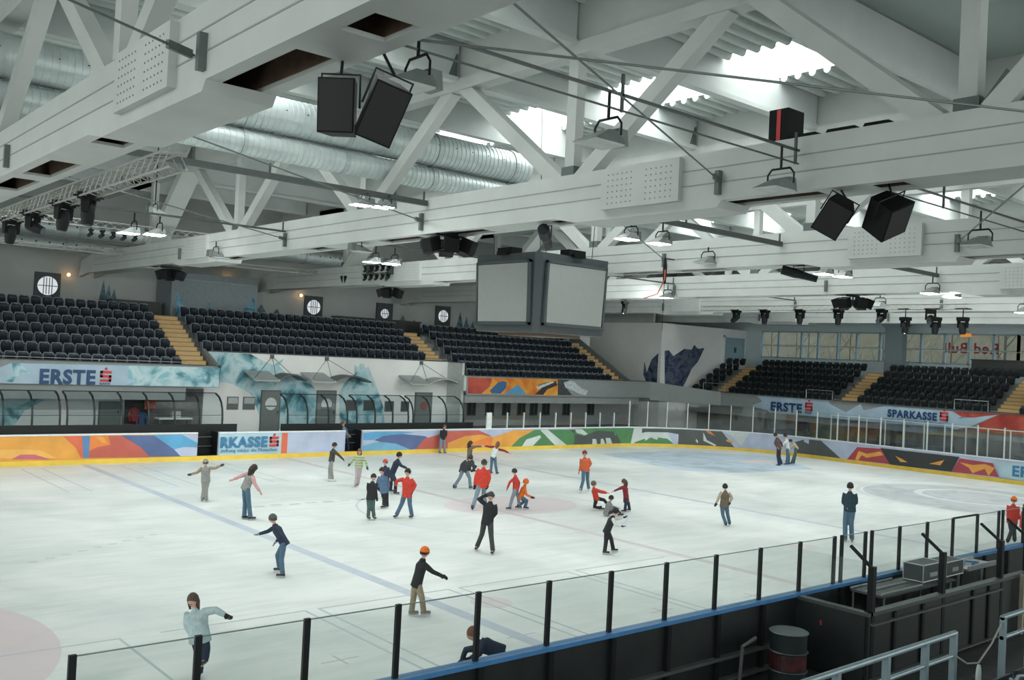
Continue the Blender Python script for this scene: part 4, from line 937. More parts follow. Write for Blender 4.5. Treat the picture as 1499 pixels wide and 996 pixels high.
# ---------------------------------------------------------------- scoreboard cube
SX, SY = 1.6, -.12
t = thing('scoreboard', 'grey scoreboard cube with blank white screens hanging over centre ice', 'scoreboard', (SX, SY, 6.0))
box_m = mat('scoreboard_grey', (.05, .06, .066), .5, var=.05); scr = mat('blank_screen', (.30, .31, .30), .55, var=.02)
g = G(); a, b = 1.45, 1.62
P8 = [(-b, -a), (-a, -b), (a, -b), (b, -a), (b, a), (a, b), (-a, b), (-b, a)]
g.prism(P8, lambda x, y: (SX + x, SY + y, 5.95), lambda x, y: (SX + x * 1.04, SY + y * 1.04, 8.55))
build('housing', g, box_m, parent=t)
for nx, ny in ((-1, 0), (0, -1), (1, 0), (0, 1)):
    g = G(); gb = G(); tx, ty = -ny, nx
    def fp(u, z, o): return (SX + nx * (b * 1.0 + o + (z - 6) * .035) + tx * u, SY + ny * (b + o + (z - 6) * .035) + ty * u, z)
    g.hexa([fp(-1.26, 6.28, .02), fp(1.26, 6.28, .02), fp(1.26, 6.28, .1), fp(-1.26, 6.28, .1), fp(-1.3, 8.2, .02), fp(1.3, 8.2, .02), fp(1.3, 8.2, .1), fp(-1.3, 8.2, .1)]); build('screen', g, scr, parent=t)
    for u0, u1, z0_, z1 in ((-1.38, -1.3, 6.18, 8.3), (1.3, 1.38, 6.18, 8.3), (-1.38, 1.38, 6.18, 6.27), (-1.38, 1.38, 8.21, 8.3)):
        gb.hexa([fp(u0, z0_, 0), fp(u1, z0_, 0), fp(u1, z0_, .12), fp(u0, z0_, .12), fp(u0, z1, 0), fp(u1, z1, 0), fp(u1, z1, .12), fp(u0, z1, .12)])
    build('bezel', gb, box_m, parent=t)
    g = G(); x_, y_ = SX + nx * 1.5, SY + ny * 1.5; g.obox((x_, y_, 8.66), (.75 if ny else .45, .45 if ny else .75, .2)); g.obox((x_ + nx * .3, y_ + ny * .3, 8.56), (.5 if ny else .12, .12 if ny else .5, .12)); build('projector', g, black_plastic, parent=t)
g = G()
for q in ((-1.2, -1.2), (1.2, -1.2), (1.2, 1.2), (-1.2, 1.2)): g.tube([(SX + q[0], SY + q[1], 8.6), (SX + q[0] * 1.2, SY + q[1], 13.32)], .012, 5)
build('hanging_cable', g, black_m, parent=t)
g = G(); g.box((SX - 1.0, SY - 1.0, 5.85), (SX + 1.0, SY + 1.0, 5.95)); build('base_panel', g, mat('scoreboard_base', (.12, .08, .05), .6), parent=t)
# ---------------------------------------------------------------- lamps, speakers, rails under the roof
fl_m = mat('floodlight_housing', (.16, .18, .17), .45, .4); fl_off = mat('floodlight_glass_off', (.50, .54, .52), .25); fl_on = emit_mat('floodlight_glass_on', (.92, 1, .96), 60)
fl_dim = emit_mat('floodlight_glass_warm', (1, .96, .86), 5)
hoodm = mat('reflector_hood', (.21, .235, .23), .4, .3)
def floodlight(pos, s, rz, on, label, rail_z):
    t = thing('floodlight', label, 'floodlight', pos); x, y, z = pos; R_ = Matrix.Rotation(rz, 3, 'Z'); P_ = Vector(pos)
    def q(a, b, c): return P_ + R_ @ Vector((a * s, b * s, c * s))
    g = G(); g.hexa([q(-.48, -.3, -.16), q(.3, -.3, -.16), q(.3, .3, -.16), q(-.48, .3, -.16), q(.02, -.14, .10), q(.3, -.14, .10), q(.3, .14, .10), q(.02, .14, .10)]); build('reflector_hood', g, hoodm, parent=t)
    g = G(); g.hexa([q(.22, -.17, -.14), q(.5, -.17, -.14), q(.5, .17, -.14), q(.22, .17, -.14), q(.25, -.15, .16), q(.48, -.15, .16), q(.48, .15, .16), q(.25, .15, .16)]); build('ballast_box', g, fl_m, parent=t)
    g = G(); g.hexa([q(-.44, -.27, -.19), q(.27, -.27, -.19), q(.27, .27, -.19), q(-.44, .27, -.19), q(-.46, -.29, -.16), q(.29, -.29, -.16), q(.29, .29, -.16), q(-.46, .29, -.16)]); build('front_glass', g, {0: fl_off, 1: fl_on, 2: fl_dim}[on], parent=t)
    g = G(); h = max(.25, (rail_z - z) / s)
    for sy in (-.33, .33): g.tube([q(.12, sy, -.02), q(.12, sy, .2), q(.12, sy * .7, .32)], .022 * s, 5)
    g.tube([q(.12, -.23, .32), q(.12, .23, .32)], .025 * s, 5); g.tube([q(.12, 0, .32), q(.12, 0, max(h, .36))], .03 * s, 5)
    build('yoke', g, black_m, parent=t); return t
FL = [((-10.83, -15.1, 8.3), .78, 0, 0, 'unlit floodlight on the front rail in front of the brightest rooflight', 8.95),
 ((-6.6, -15.1, 8.3), .78, 0, 0, 'unlit floodlight below the front rail, right of the perforated chord plate', 8.95),
 ((-14.1, -15.1, 8.38), .78, 0, 0, 'floodlight half hidden behind the two black speakers at the top', 8.95),
 ((1.1, -15.1, 8.22), .8, 0, 0, 'unlit floodlight in the next bay near the right edge', 8.9),
 ((-7.95, -3.9, 8.82), .62, 0, 2, 'left floodlight of the lit pair hanging in the middle of the roof', 9.05),
 ((-7.3, -3.9, 8.86), .62, 0, 1, 'brightly lit floodlight in the middle of the roof beside its dimmer twin', 9.05),
 ((-10.95, 4.1, 8.3), .75, 0, 2, 'left floodlight of the lit pair over the left part of the hall', 8.8),
 ((-10.2, 4.1, 8.35), .75, 0, 1, 'brilliant floodlight over the left part of the hall', 8.8),
 ((-2.6, 4.1, 8.3), .7, 0, 2, 'left floodlight of the small lit pair left of the scoreboard', 8.8),
 ((-1.8, 4.1, 8.32), .7, 0, 1, 'right floodlight of the small lit pair left of the scoreboard', 8.8),
 ((-2.8, -8.2, 8.32), .7, 0, 2, 'left one of two warm floodlights right above the scoreboard', 8.8),
 ((-1.6, -8.2, 8.35), .7, 0, 2, 'right one of two warm floodlights right above the scoreboard', 8.8),
 ((6.2, -8.2, 8.3), .7, 0, 2, 'left lamp of the warm pair below the perforated plate of the third truss', 8.8),
 ((7.3, -8.2, 8.32), .7, 0, 2, 'right lamp of the warm pair below the perforated plate of the third truss', 8.8),
 ((13.2, -8.2, 8.28), .8, 0, 2, 'left lamp of the warm pair near the right edge over the end stand', 8.8),
 ((14.9, -8.2, 8.28), .8, 0, 2, 'right lamp of the warm pair near the right edge over the end stand', 8.8),
 ((13.1, 4.1, 8.3), .8, 0, 2, 'small warm lamp right of the scoreboard in front of the fourth truss', 8.8),
 ((22.8, -7.6, 8.25), .8, 0, 2, 'warm lamp at the very right edge of the picture', 8.8),
 ((-6.1, 9.2, 8.35), .8, PI, 0, 'unlit floodlight beside the far end of the second truss', 8.8),
 ((-5.8, -.3, 8.1), .7, PI, 0, 'unlit floodlight against the chord of the second truss, left of the scoreboard', 8.6),
 ((-9, 7.5, 9.4), .7, PI, 0, 'small unlit floodlight in front of the far diagonals on the left', 13.32),
 ((3.6, -5.6, 8.5), .8, 0, 0, 'unlit floodlight hanging right of the scoreboard near the red safety line', 8.9),
 ((18, -3.6, 8.2), .8, 0, 0, 'unlit floodlight with twin loops over the end stand', 13.32)]
for a in FL: floodlight(*a)
for pos, e in (((-7.3, -3.9, 8.6), 120), ((-10.2, 4.1, 8.1), 260), ((-1.8, 4.1, 8.1), 200), ((6.8, -8.2, 8.0), 160), ((13.9, -8.4, 8.0), 160), ((-2.2, -8.1, 8.05), 160)):
    L = bpy.data.lights.new('floodlight_and_fill_beam', 'SPOT'); L.energy = e; L.spot_size = 2.4; L.spot_blend = .6; L.shadow_soft_size = .2; L.color = (.93, 1, .97)
    lo = bpy.data.objects.new('floodlight_and_fill_beam', L); C.objects.link(lo); lo.location = pos
# added fill spots at the floodlights, brightening the far wall and end stand
for pos, aim, e in (((-10.2, 4.1, 8.1), (-7, 21, 2.2), 1500), ((-1.8, 4.1, 8.1), (4, 21, 2.2), 1500), ((13.1, 4.1, 8.05), (19, 21, 2.6), 1500), ((14.0, -8.2, 8.0), (34, -4, 3), 900)):
    L = bpy.data.lights.new('floodlight_and_fill_beam', 'SPOT'); L.energy = e; L.spot_size = 2.1; L.spot_blend = .9; L.shadow_soft_size = .35; L.color = (.96, 1, .97)
    lo = bpy.data.objects.new('floodlight_and_fill_beam', L); C.objects.link(lo); lo.location = pos; lo.rotation_euler = (Vector(aim) - Vector(pos)).to_track_quat('-Z', 'Y').to_euler()
# longitudinal rails
dark_rail = mat('dark_rail_steel', (.08, .09, .09), .5, .4)
def lrail(label, x0, x1, y, z, w_=.04, h_=.04, z2=None, m=None):
    t = thing('roof_rail', label, 'rail', (x0, y, z)); g = G(); g.beam((x0, y, z), (x1, y, z), w_, h_); build('bar', g, m or dark_rail, parent=t)
    if z2:
        g = G(); g.beam((x0, y, z2), (x1, y, z2), w_ * .6, h_ * .6); build('lower_bar', g, m or dark_rail, parent=t)
    for x in (x0 + .1, (x0 + x1) / 2, x1 - .1): g = G(); g.beam((x, y, z - .25 if z2 else z), (x, y, z + .3), .04, .04); build('hanger', g, dark_rail, parent=t)
for b in range(0, 5):
    nm_ = ['the first and second trusses', 'the second and third trusses', 'the third and fourth trusses', 'the fourth and fifth trusses', 'the fifth and last trusses'][b]
    x0, x1 = TX[b] + .5, TX[b + 1] - .5
    lrail('thin front lamp rail between %s' % nm_, x0, x1, -15.1, 8.95, z2=8.72)
    lrail('middle dark service rail between %s' % nm_, x0, x1, -3.9 if b == 0 else -8.2, 9.05 if b == 0 else 8.85, .1, .14)
    lrail('far lamp rail between %s' % nm_, x0, x1, 4.1, 8.85, .06, .06)
for a, b_, l in (((-14.43, -17.34, 8.6), (-5.98, -13.4, 8.62), 'crossing in front of the bright rooflight'), ((-14.95, -15.2, 8.66), (-5.98, -20, 8.68), 'rising to the right at the top of the picture'),
     ((-14.95, -9.0, 8.62), (-5.98, -3.7, 8.6), 'in front of the silver ducts'), ((-14.95, -2.5, 8.62), (-5.98, 4.1, 8.6), 'over the far left of the hall'), ((-5.02, -19, 8.6), (3.8, -13.4, 8.6), 'behind the second truss at the right'), ((-5.02, -9.4, 8.6), (3.8, -3.7, 8.6), 'above the scoreboard'),
     ((4.8, -16.4, 8.6), (13.65, -13.2, 8.6), 'in front of the fourth truss'), ((-25, -17.6, 8.62), (-15.93, -13.1, 8.6), 'ending on the face of the nearest truss')):
    t = thing('bracing_rod', 'thin dark steel bracing rod ' + l, 'rod', a); g = G(); g.tube([a, b_], .016, 6); build('rod', g, grey_plate, parent=t)
    A_, B_ = Vector(a), Vector(b_); g = G(); d_ = (A_ - B_).normalized(); g.beam(B_ + d_ * .05, B_ + d_ * .45, .05, .1); build('end_fitting', g, grey_plate, parent=t)
# box speakers
def speaker(pos, sz, rot, label):
    t = thing('loudspeaker', label, 'loudspeaker', pos); R_ = Matrix.Rotation(rot[2], 3, 'Z') @ Matrix.Rotation(rot[1], 3, 'Y') @ Matrix.Rotation(rot[0], 3, 'X'); P_ = Vector(pos); w_, d_, h_ = sz
    def q(a, b, c): return P_ + R_ @ Vector((a * w_, b * d_, c * h_))
    g = G(); g.hexa([q(-.5, -.5, -.5), q(.5, -.5, -.5), q(.34, .5, -.5), q(-.34, .5, -.5), q(-.5, -.5, .5), q(.5, -.5, .5), q(.34, .5, .5), q(-.34, .5, .5)]); build('cabinet', g, black_plastic, parent=t)
    g = G(); g.hexa([q(-.46, -.53, -.47), q(.46, -.53, -.47), q(.46, -.49, -.47), q(-.46, -.49, -.47), q(-.46, -.53, .47), q(.46, -.53, .47), q(.46, -.49, .47), q(-.46, -.49, .47)]); build('grille', g, mat('speaker_grille', (.007, .008, .008), .7, var=.3, scale=60), parent=t)
    g = G(); g.tube([q(-.53, 0, 0), q(-.53, 0, .62), q(.53, 0, .62), q(.53, 0, 0)], .014, 5); g.tube([q(0, 0, .62), P_ + Vector((0, 0, h_ * .5 + .3))], .018, 5); build('bracket', g, black_m, parent=t)
speaker((-15.15, -15.35, 7.74), (.40, .42, .58), (.12, 0, -.75), 'left black loudspeaker of the pair hanging under the nearest truss')
speaker((-14.98, -15.9, 7.66), (.40, .42, .62), (.45, .25, -.25), 'tilted black loudspeaker, right one of the pair under the nearest truss')
speaker((-5.62, -15.6, 7.82), (.48, .45, .6), (.5, .5, -.9), 'tilted black loudspeaker, left one of the pair under the second truss at the right')
speaker((-5.25, -16.35, 7.82), (.62, .5, .6), (.6, -.4, -.2), 'larger tilted black loudspeaker, right one of the pair under the second truss at the right')
g = G(); g.box((-5.7, -14.65, ZT + .001), (-5.2, -14.25, ZT + .65)); g.box((-5.62, -14.25, ZT + .04), (-5.28, -14.2, ZT + .6)); 
t = thing('subwoofer', 'black box with a red stripe standing on top of the second truss', 'loudspeaker', (-5.5, -14.45, ZT)); build('cabinet', g, black_plastic, parent=t)
g = G(); g.box((-5.712, -14.5, ZT + .02), (-5.702, -14.42, ZT + .63)); build('red_stripe', g, mat('red_tape', (.5, .03, .03), .5), parent=t)
for k, (y, L) in enumerate(((-15.0, .5), (-15.7, .6), (-16.35, .5))):
    g = G(); g.hexa([(-5.75, y - L / 2, ZT), (-5.25, y - L / 2, ZT), (-5.25, y + L / 2, ZT), (-5.75, y + L / 2, ZT), (-5.7, y - L * .42, ZT + .13), (-5.3, y - L * .42, ZT + .13), (-5.3, y + L * .42, ZT + .13), (-5.7, y + L * .42, ZT + .13)])
    tag(build('equipment_case', g, black_plastic), 'low black case lying on the second truss, %s one right of the striped box' % ['first', 'second', 'third'][k], 'case')
def cluster(pos, n, r, label, cover=False):
    t = thing('speaker_cluster', label, 'loudspeaker', pos); P_ = Vector(pos)
    for k in range(n):
        a = 2 * PI * k / n; R_ = Matrix.Rotation(a, 3, 'Z') @ Matrix.Rotation(.35, 3, 'Y'); g = G(); g.obox(P_ + Vector((math.cos(a) * r, math.sin(a) * r, 0)), (.34, .38, .36), R_); build('cabinet', g, black_plastic, parent=t)
    g = G(); g.lathe([(r * .3, -.1), (r * .8, -.08), (r * .8, .1), (r * .3, .14)], pos, 14); g.tube([P_ + Vector((0, 0, .1)), P_ + Vector((0, 0, .45))], .03, 6); g.box((pos[0] - .44, pos[1] - .04, pos[2] + .26), (pos[0] + .44, pos[1] + .04, pos[2] + .36)); build('ring', g, black_m, parent=t)
cluster((-5.5, -4.3, 7.95), 6, .55, 'round cluster of black loudspeakers under the second truss, upper left of the scoreboard')
cluster((14.15, -4.6, 7.9), 6, .6, 'round cluster of black loudspeakers under the fourth truss at the right')
cluster((4.3, 13.6, 7.85), 5, .45, 'round cluster of black loudspeakers over the middle far seats')
cluster((-5.5, 15.4, 7.85), 5, .4, 'round cluster of black loudspeakers beside the left far end of the second truss')
cluster((4.3, 17.2, 8.6), 5, .35, 'small black cluster at the far end of the third truss')
for pos, rz, l in (((-5.5, -8.1, 7.95), .7, 'long black follow spot hanging under the second truss above the scoreboard'), ((4.3, -8.5, 8.0), -.9, 'long black follow spot with a bright lens in front of the third truss')):
    t = thing('follow_spot', l, 'spotlight', pos); P_ = Vector(pos); d_ = Vector((math.cos(rz), math.sin(rz), -.25)).normalized()
    g = G(); g.tube([P_ - d_ * .5, P_ - d_ * .1, P_ + d_ * .1, P_ + d_ * .55], [.14, .15, .12, .1], 10); build('barrel', g, black_m, parent=t)
    g = G(); g.tube([P_ + d_ * .55, P_ + d_ * .57], .09, 10); build('lens', g, fl_off, parent=t)
    g = G(); g.tube([P_ + Vector((0, -.18, 0)), P_ + Vector((0, -.18, .25)), P_ + Vector((0, .18, .25)), P_ + Vector((0, .18, 0))], .015, 5); build('yoke', g, black_m, parent=t)
# moving lights and lattice trusses
def lattice(a, b, label, w_=.24, step=.35):
    t = thing('lattice_truss', label, 'lighting truss', a); A_, B_ = Vector(a), Vector(b); d_ = (B_ - A_); L = d_.length; d_ = d_.normalized(); sd = d_.cross(Vector((0, 0, 1))).normalized() * w_ / 2; up = Vector((0, 0, w_ / 2))
    cs = [sd + up, -sd + up, -sd - up, sd - up]
    g = G()
    for c in cs: g.tube([A_ + c, B_ + c], .022, 6)
    build('chord_tube', g, lattice_m, parent=t)
    g = G(); n = int(L / step)
    for k in range(n):
        p0, p1 = A_ + d_ * L * k / n, A_ + d_ * L * (k + 1) / n
        for i in range(4): g.tube([p0 + cs[i], p1 + cs[(i + 1) % 4]], .011, 4, cap=False)
    build('lacing', g, lattice_m, parent=t)
lattice((-14.6, -9.2, 8.06), (-14.6, 6, 8.06), 'silver lattice lighting truss beside the nearest roof truss at the left', .3)
lattice((22.9, 9.8, 8.42), (22.9, -5.2, 8.42), 'silver lattice lighting truss across the hall in front of the end stand')
lattice((-13.5, 14, 9.4), (-3.5, 14, 9.5), 'silver lattice truss along the hall over the far left seats')
lattice((-14, 20, 8.9), (10, 20, 9.0), 'thin silver lattice truss over the far stand', .18)
def mover(pos, rz, tilt, label, grp=None, s=1.0, top=None):
    t = thing('moving_light', label, 'spotlight', pos, group=grp); P_ = Vector(pos); R_ = Matrix.Rotation(rz, 3, 'Z')
    def q(a, b, c): return P_ + R_ @ Vector((a * s, b * s, c * s))
    g = G(); g.obox(q(0, 0, .2), (.34 * s, .3 * s, .13 * s), R_);  tz = top or pos[2] + .34 * s; g.obox((pos[0], pos[1], tz), (.42 * s, .42 * s, .03 * s), R_); g.tube([q(0, 0, .2), (pos[0], pos[1], tz)], .02 * s, 5); build('base', g, black_plastic, parent=t)
    g = G()
    g.obox(q(0, 0, .13), (.36 * s, .1 * s, .04 * s), R_)
    for e in (-1, 1): g.hexa([q(e * .15 - .03, -.06, -.12), q(e * .15 + .03, -.06, -.12), q(e * .15 + .03, .06, -.12), q(e * .15 - .03, .06, -.12), q(e * .15 - .03, -.08, .15), q(e * .15 + .03, -.08, .15), q(e * .15 + .03, .08, .15), q(e * .15 - .03, .08, .15)])
    build('yoke', g, black_plastic, parent=t)
    d_ = (R_ @ Vector((0, math.sin(tilt), -math.cos(tilt)))); c = q(0, 0, -.08)
    g = G(); g.tube([c - d_ * .16 * s, c - d_ * .1 * s, c + d_ * .1 * s, c + d_ * .27 * s], [.07 * s, .12 * s, .13 * s, .1 * s], 12); build('head', g, black_m, parent=t, smooth=True)
    g = G(); g.tube([c + d_ * .27 * s, c + d_ * .285 * s], .085 * s, 12); build('lens', g, mat('dark_lens', (.05, .06, .07), .1), parent=t)
for k, (y, tl, rz, l) in enumerate(((-4.3, .0, .9, 'first from the right'), (-2.55, .1, .4, 'second from the right'), (.0, 1.2, -2.4, 'third from the right, turned to the camera'), (2.1, .2, .2, 'leftmost in view'))):
    mover((-14.55, y, 7.72), rz, tl, 'black moving spotlight under the left lattice truss, ' + l, s=1.05, top=7.92)
for k, (y, z_, tl, rz) in enumerate(((7.4, 8.0, .9, 0), (5.55, 8.0, .05, 1.4), (3.4, 8.0, .05, 1.6), (1.2, 8.0, .1, 1.5), (-1.1, 8.0, .9, 1.4), (-2.3, 7.6, .05, 1.2), (-3.5, 7.95, 1.0, 1.9), (-3.75, 7.6, .1, 1.5), (-5.0, 7.6, .0, 1.5))):
    mover((22.9, y, z_), rz, tl, 'black moving spotlight under the right lattice truss, %s from the left' % ['first', 'second', 'third', 'fourth', 'fifth', 'sixth', 'seventh', 'eighth', 'ninth'][k], s=1.25, top=8.31)
for x, y, l in ((14.2, 9.95, 'left'), (14.45, 7.9, 'right')): mover((x, y, 7.9), 1.2, .3, 'small black spotlight below the fourth truss right of the scoreboard, %s one' % l, s=1.0, top=8.26)
LB = thing('lamp_bar', 'double steel bar carrying ten small lamps on the far part of the third truss', 'bar', (3.5, 13.5, 8.9))
for z_ in (9.1, 8.7): g = G(); g.beam((3.45, 12.2, z_), (3.45, 14.8, z_), .05, .05); build('bar', g, dark_rail, parent=LB)
for y_ in (12.6, 14.4): g = G(); g.box((3.42, y_ - .03, 8.65), (3.85, y_ + .03, 9.15)); build('wall_arm', g, dark_rail, parent=LB)
for k in range(10):
    mover((3.45, 14.5 - .5 * (k % 5), 8.92 if k < 5 else 8.52), 1.5, .9, 'small black lamp in the double row of ten over the middle far seats', 'double row of ten small lamps', .5)
for k in range(5): mover((-9.2 + .42 * k, 14, 9.08), 1.5, .9, 'small dark lamp in the row over the left far seats', 'row of small lamps over the left far seats', .55, 9.32)
t = thing('safety_line', 'dark climbing block with red rope hanging right of the scoreboard', 'hoist', (3.4, -4.1, 8.2)); 
g = G(); g.tube([(3.4, -4.1, 8.6), (3.4, -4.1, 8.3), (3.4, -4.1, 7.75)], [.03, .07, .05], 8); g.tube([(3.4, -4.1, 8.58), (3.9, -4.1, 8.58)], .02, 5); build('block', g, black_m, parent=t)
g = G(); g.tube([(3.35, -4.15, 8.2), (3.3, -4.2, 7.9), (3.2, -4.0, 7.4), (3.0, -3.6, 7.25)], .02, 5); build('rope', g, mat('red_rope', (.45, .08, .05), .7), parent=t)
g = G(); g.tube([(3.4, -4.1, 7.75), (3.4, -4.1, 6.2)], .008, 4); build('cable', g, black_m, parent=t)

# ---------------------------------------------------------------- near side: boards, glass, official box
NY = -15.0
t = thing('rink_board', 'near side board with a blue cap, dark outside, crossing the lower right', 'rink board', (0, NY, 0))
g = G(); g.box((-19.5, NY - .1, 0), (14, NY, 1.16)); build('panel', g, dark_panel, parent=t)
g = G(); g.box((-19.5, NY - .14, 1.16), (14, NY + .03, 1.22)); build('cap_rail', g, cap_blue, parent=t)
g = G(); g.box((-19.5, NY, 0), (14, NY + .035, .2)); build('kick_strip', g, yellow_m, parent=t)
for z_ in (.42, .06): g = G(); g.box((-19.5, NY - .2, z_), (-5.5, NY - .1, z_ + .05)); build('back_ledge', g, mat('ledge_grey', (.07, .08, .08), .5), parent=t)
k = 0; x = -18.1
for k in range(20):
    x = -18.1 + 1.22 * k - .6; g = G(); g.box((x - .04, NY - .17, 0), (x + .04, NY - .1, 1.16)); build('back_stud', g, black_m, parent=t)
pxs = [-17.51, -16.29, -15.05, -13.84, -12.62, -11.39, -10.17, -8.95, -7.73, -6.52, -5.33, -4.2, -3.95, -3.1, -2.86, -1.77, -.6, .57, 1.77, 2.9, 3.12, 4.3, 5.5, 6.7, 7.9, 9.1, 10.3]
for i, x in enumerate(pxs[:-1]):
    x2 = pxs[i + 1]; ht = 2.08
    left = x < -5.4
    t = thing('rink_shield', 'clear rink glass pane with dark post on the near boards, %s' % ('left of the official box' if left else 'by the official box'), 'rink glass', (x, NY - .05, 1.2), group='near glass panes %s' % ('left of the official box' if left else 'by the official box'))
    g = G(); g.box((x - .035, NY - .075, 1.2), (x + .035, NY - .03, ht + .02)); build('post', g, black_m, parent=t)
    if x2 - x > .3: g = G(); g.box((x + .036, NY - .06, 1.22), (x2 - .036, NY - .048, ht)); build('pane', g, glass, parent=t); g = G(); g.box((x + .036, NY - .062, ht), (x2 - .036, NY - .046, ht + .012)); build('top_edge', g, mat('acrylic_edge', (.16, .21, .20), .3), parent=t)
t = thing('box_gate', 'framed glass gate in the near boards behind the equipment cases', 'gate', (1.1, NY - .05, 1.2))
g = G(); g.box((.6, NY - .07, ht - .01), (1.74, NY - .04, ht + .03)); build('top_bar', g, black_m, parent=t)
# box of the officials
BX0, BX1, BY = -5.41, 3.2, -16.4
t = thing('official_box', 'black walled box for match officials built against the near boards', 'box', (-1, -15.8, 0))
g = G(); g.box((BX0 - .05, BY, 0), (BX0 + .05, NY - .1, 1.14)); build('side_wall', g, dark_panel, parent=t)
g = G(); g.box((BX0, BY - .05, 0), (BX1, BY + .05, 1.12)); build('back_wall', g, dark_panel, parent=t)
g = G(); g.box((BX0 - .07, BY - .08, 1.12), (BX0 + .07, NY - .14, 1.18)); g.box((BX0, BY - .08, 1.12), (BX1, BY + .07, 1.18)); build('top_rail', g, mat('box_rail_grey', (.06, .075, .07), .45, .2), parent=t)
for x in (-5.3, -2.78, -.28, 1.0, 2.3):
    g = G(); g.box((x - .05, BY - .06, 0), (x + .05, BY + .04, 1.93)); build('post', g, black_m, parent=t)
    g = G(); g.beam((x, BY, 1.9), (x, BY + .4, 2.2), .045, .05, up=(1, 0, 0)); build('slanted_arm', g, black_m, parent=t)
for a, b_ in ((-5.2, -2.88), (-2.68, -.38), (-.18, .9), (1.1, 2.2)):
    g = G(); g.box((a, BY - .01, 1.18), (b_, BY + .01, 1.93)); g.add([(a, BY, 1.93), (b_, BY, 1.93), (b_, BY + .4, 2.22), (a, BY + .4, 2.22)], [(0, 1, 2, 3)]); build('pane', g, glass, parent=t)
g = G(); g.box((BX0 - .01, BY + .1, 1.18), (BX0 + .01, NY - .15, 2.0)); build('side_pane', g, glass, parent=t)
for x in (-4.6, -3.6, -1.6, -.9): g = G(); g.box((x - .04, BY - .09, 0), (x + .04, BY - .05, 1.1)); build('stud', g, black_m, parent=t)
g = G()
for z_ in (.08, 1.0): g.box((BX0, BY - .13, z_ - .03), (-.4, BY - .06, z_ + .0))
build('foot_rail', g, mat('ledge_grey', (.07, .08, .08), .5), parent=t)
g = G(); g.box((BX0 - .06, -15.62, .78), (BX0 - .052, -15.58, .86)); build('red_sticker', g, mat('sticker_red', (.3, .04, .04), .6), parent=t)
t = thing('official_table', 'white folding table standing in the officials box', 'table', (-2.6, -15.6, 0))
g = G(); g.box((-4.0, -15.95, 1.12), (-1.2, -15.3, 1.16)); build('tabletop', g, mat('table_grey', (.07, .08, .08), .5), parent=t)
for a, b_ in ((-3.9, -15.9), (-1.3, -15.9), (-3.9, -15.3), (-1.3, -15.3)): g = G(); g.tube([(a, b_, 0), (a, b_, 1.13)], .02, 6); build('leg', g, steel, parent=t)
g = G()
for q in (-15.9, -15.6, -15.3): g.tube([(-4.0, q, 1.18), (-2.5, q, 1.18)], .022, 6)
build('edge_tube', g, steel, parent=t)
case_m = mat('flight_case_grey', (.06, .07, .07), .5, .2)
for x0, x1, z1, l in ((-2.25, -1.45, 1.5, 'left'), (-1.3, -.55, 1.46, 'middle')):
    t = thing('flight_case', '%s grey equipment case with metal edges on the officials table' % l, 'equipment case', ((x0 + x1) / 2, -15.6, 1.16))
    g = G(); g.box((x0, -15.8, 1.165), (x1, -15.4, z1)); build('body', g, case_m, parent=t)
    g = G()
    for a in (x0, x1):
        for b_ in (-15.8, -15.4): g.tube([(a, b_, 1.165), (a, b_, z1)], .012, 5)
    for z_ in (1.18, z1):
        for b_ in (-15.8, -15.4): g.tube([(x0, b_, z_), (x1, b_, z_)], .012, 5)
        for a in (x0, x1): g.tube([(a, -15.8, z_), (a, -15.4, z_)], .012, 5)
    build('metal_edge', g, steel, parent=t)
    g = G(); g.box((x0 + .25, -15.82, 1.26), (x1 - .25, -15.8, 1.34)); build('latch_plate', g, mat('case_label', (.3, .31, .3), .5), parent=t)
t = thing('equipment_tray', 'silver tray with cables at the right end of the officials box', 'tray', (.25, -15.6, 1.2))
g = G(); g.box((-.4, -15.85, 1.2), (.9, -15.35, 1.24)); g.box((-.4, -15.85, 1.24), (.9, -15.82, 1.3)); g.box((-.4, -15.38, 1.24), (.9, -15.35, 1.3)); build('pan', g, steel, parent=t)
g = G(); g.tube([(-.1, -15.6, 1.26), (.2, -15.5, 1.28), (.5, -15.65, 1.26), (.1, -15.7, 1.27)], .02, 6); build('cable_coil', g, cap_blue, parent=t)
for a in (-.3, .8): g = G(); g.tube([(a, -15.6, 0), (a, -15.6, 1.2)], .03, 6); build('leg', g, steel, parent=t)
# oil drum
t = thing('steel_drum', 'dark steel drum with a dull red band outside the near boards', 'drum', (-6.7, -15.78, 0))
g = G(); g.lathe([(.29, 0), (.29, .28), (.31, .3), (.29, .32), (.29, .58), (.31, .6), (.29, .62), (.29, .88), (.31, .9), (.28, .9), (.27, .86)], (-6.7, -15.78, 0), 26); build('shell', g, mat('drum_paint', (.014, .02, .021), .55, spec=.25), parent=t, smooth=True)
g = G(); g.lathe([(.2915, .33), (.2915, .57)], (-6.7, -15.78, 0), 26); build('red_band', g, mat('drum_red', (.045, .008, .009), .5, var=.6, scale=9), parent=t)
g = G()
for z_ in (.3, .6, .9): g.lathe([(.305, z_ - .012), (.318, z_), (.305, z_ + .012)], (-6.7, -15.78, 0), 26)
build('hoop', g, mat('drum_hoop', (.07, .09, .09), .4, .4), parent=t)
g = G(); g.tube([(-7.6, -15.5, .1), (-7.55, -15.5, .72), (-7.2, -15.5, .8)], .03, 6); tag(build('drum_stand', g, mat('ledge_grey', (.07, .08, .08), .5)), 'bent grey pipe beside the dark drum', 'pipe')
g = G(); g.box((-8.9, -15.62, .02), (-7.3, -15.5, .12)); tag(build('timber_plank', g, mat('plank_pale', (.25, .23, .21), .8)), 'pale plank lying at the foot of the near boards left of the drum', 'plank')
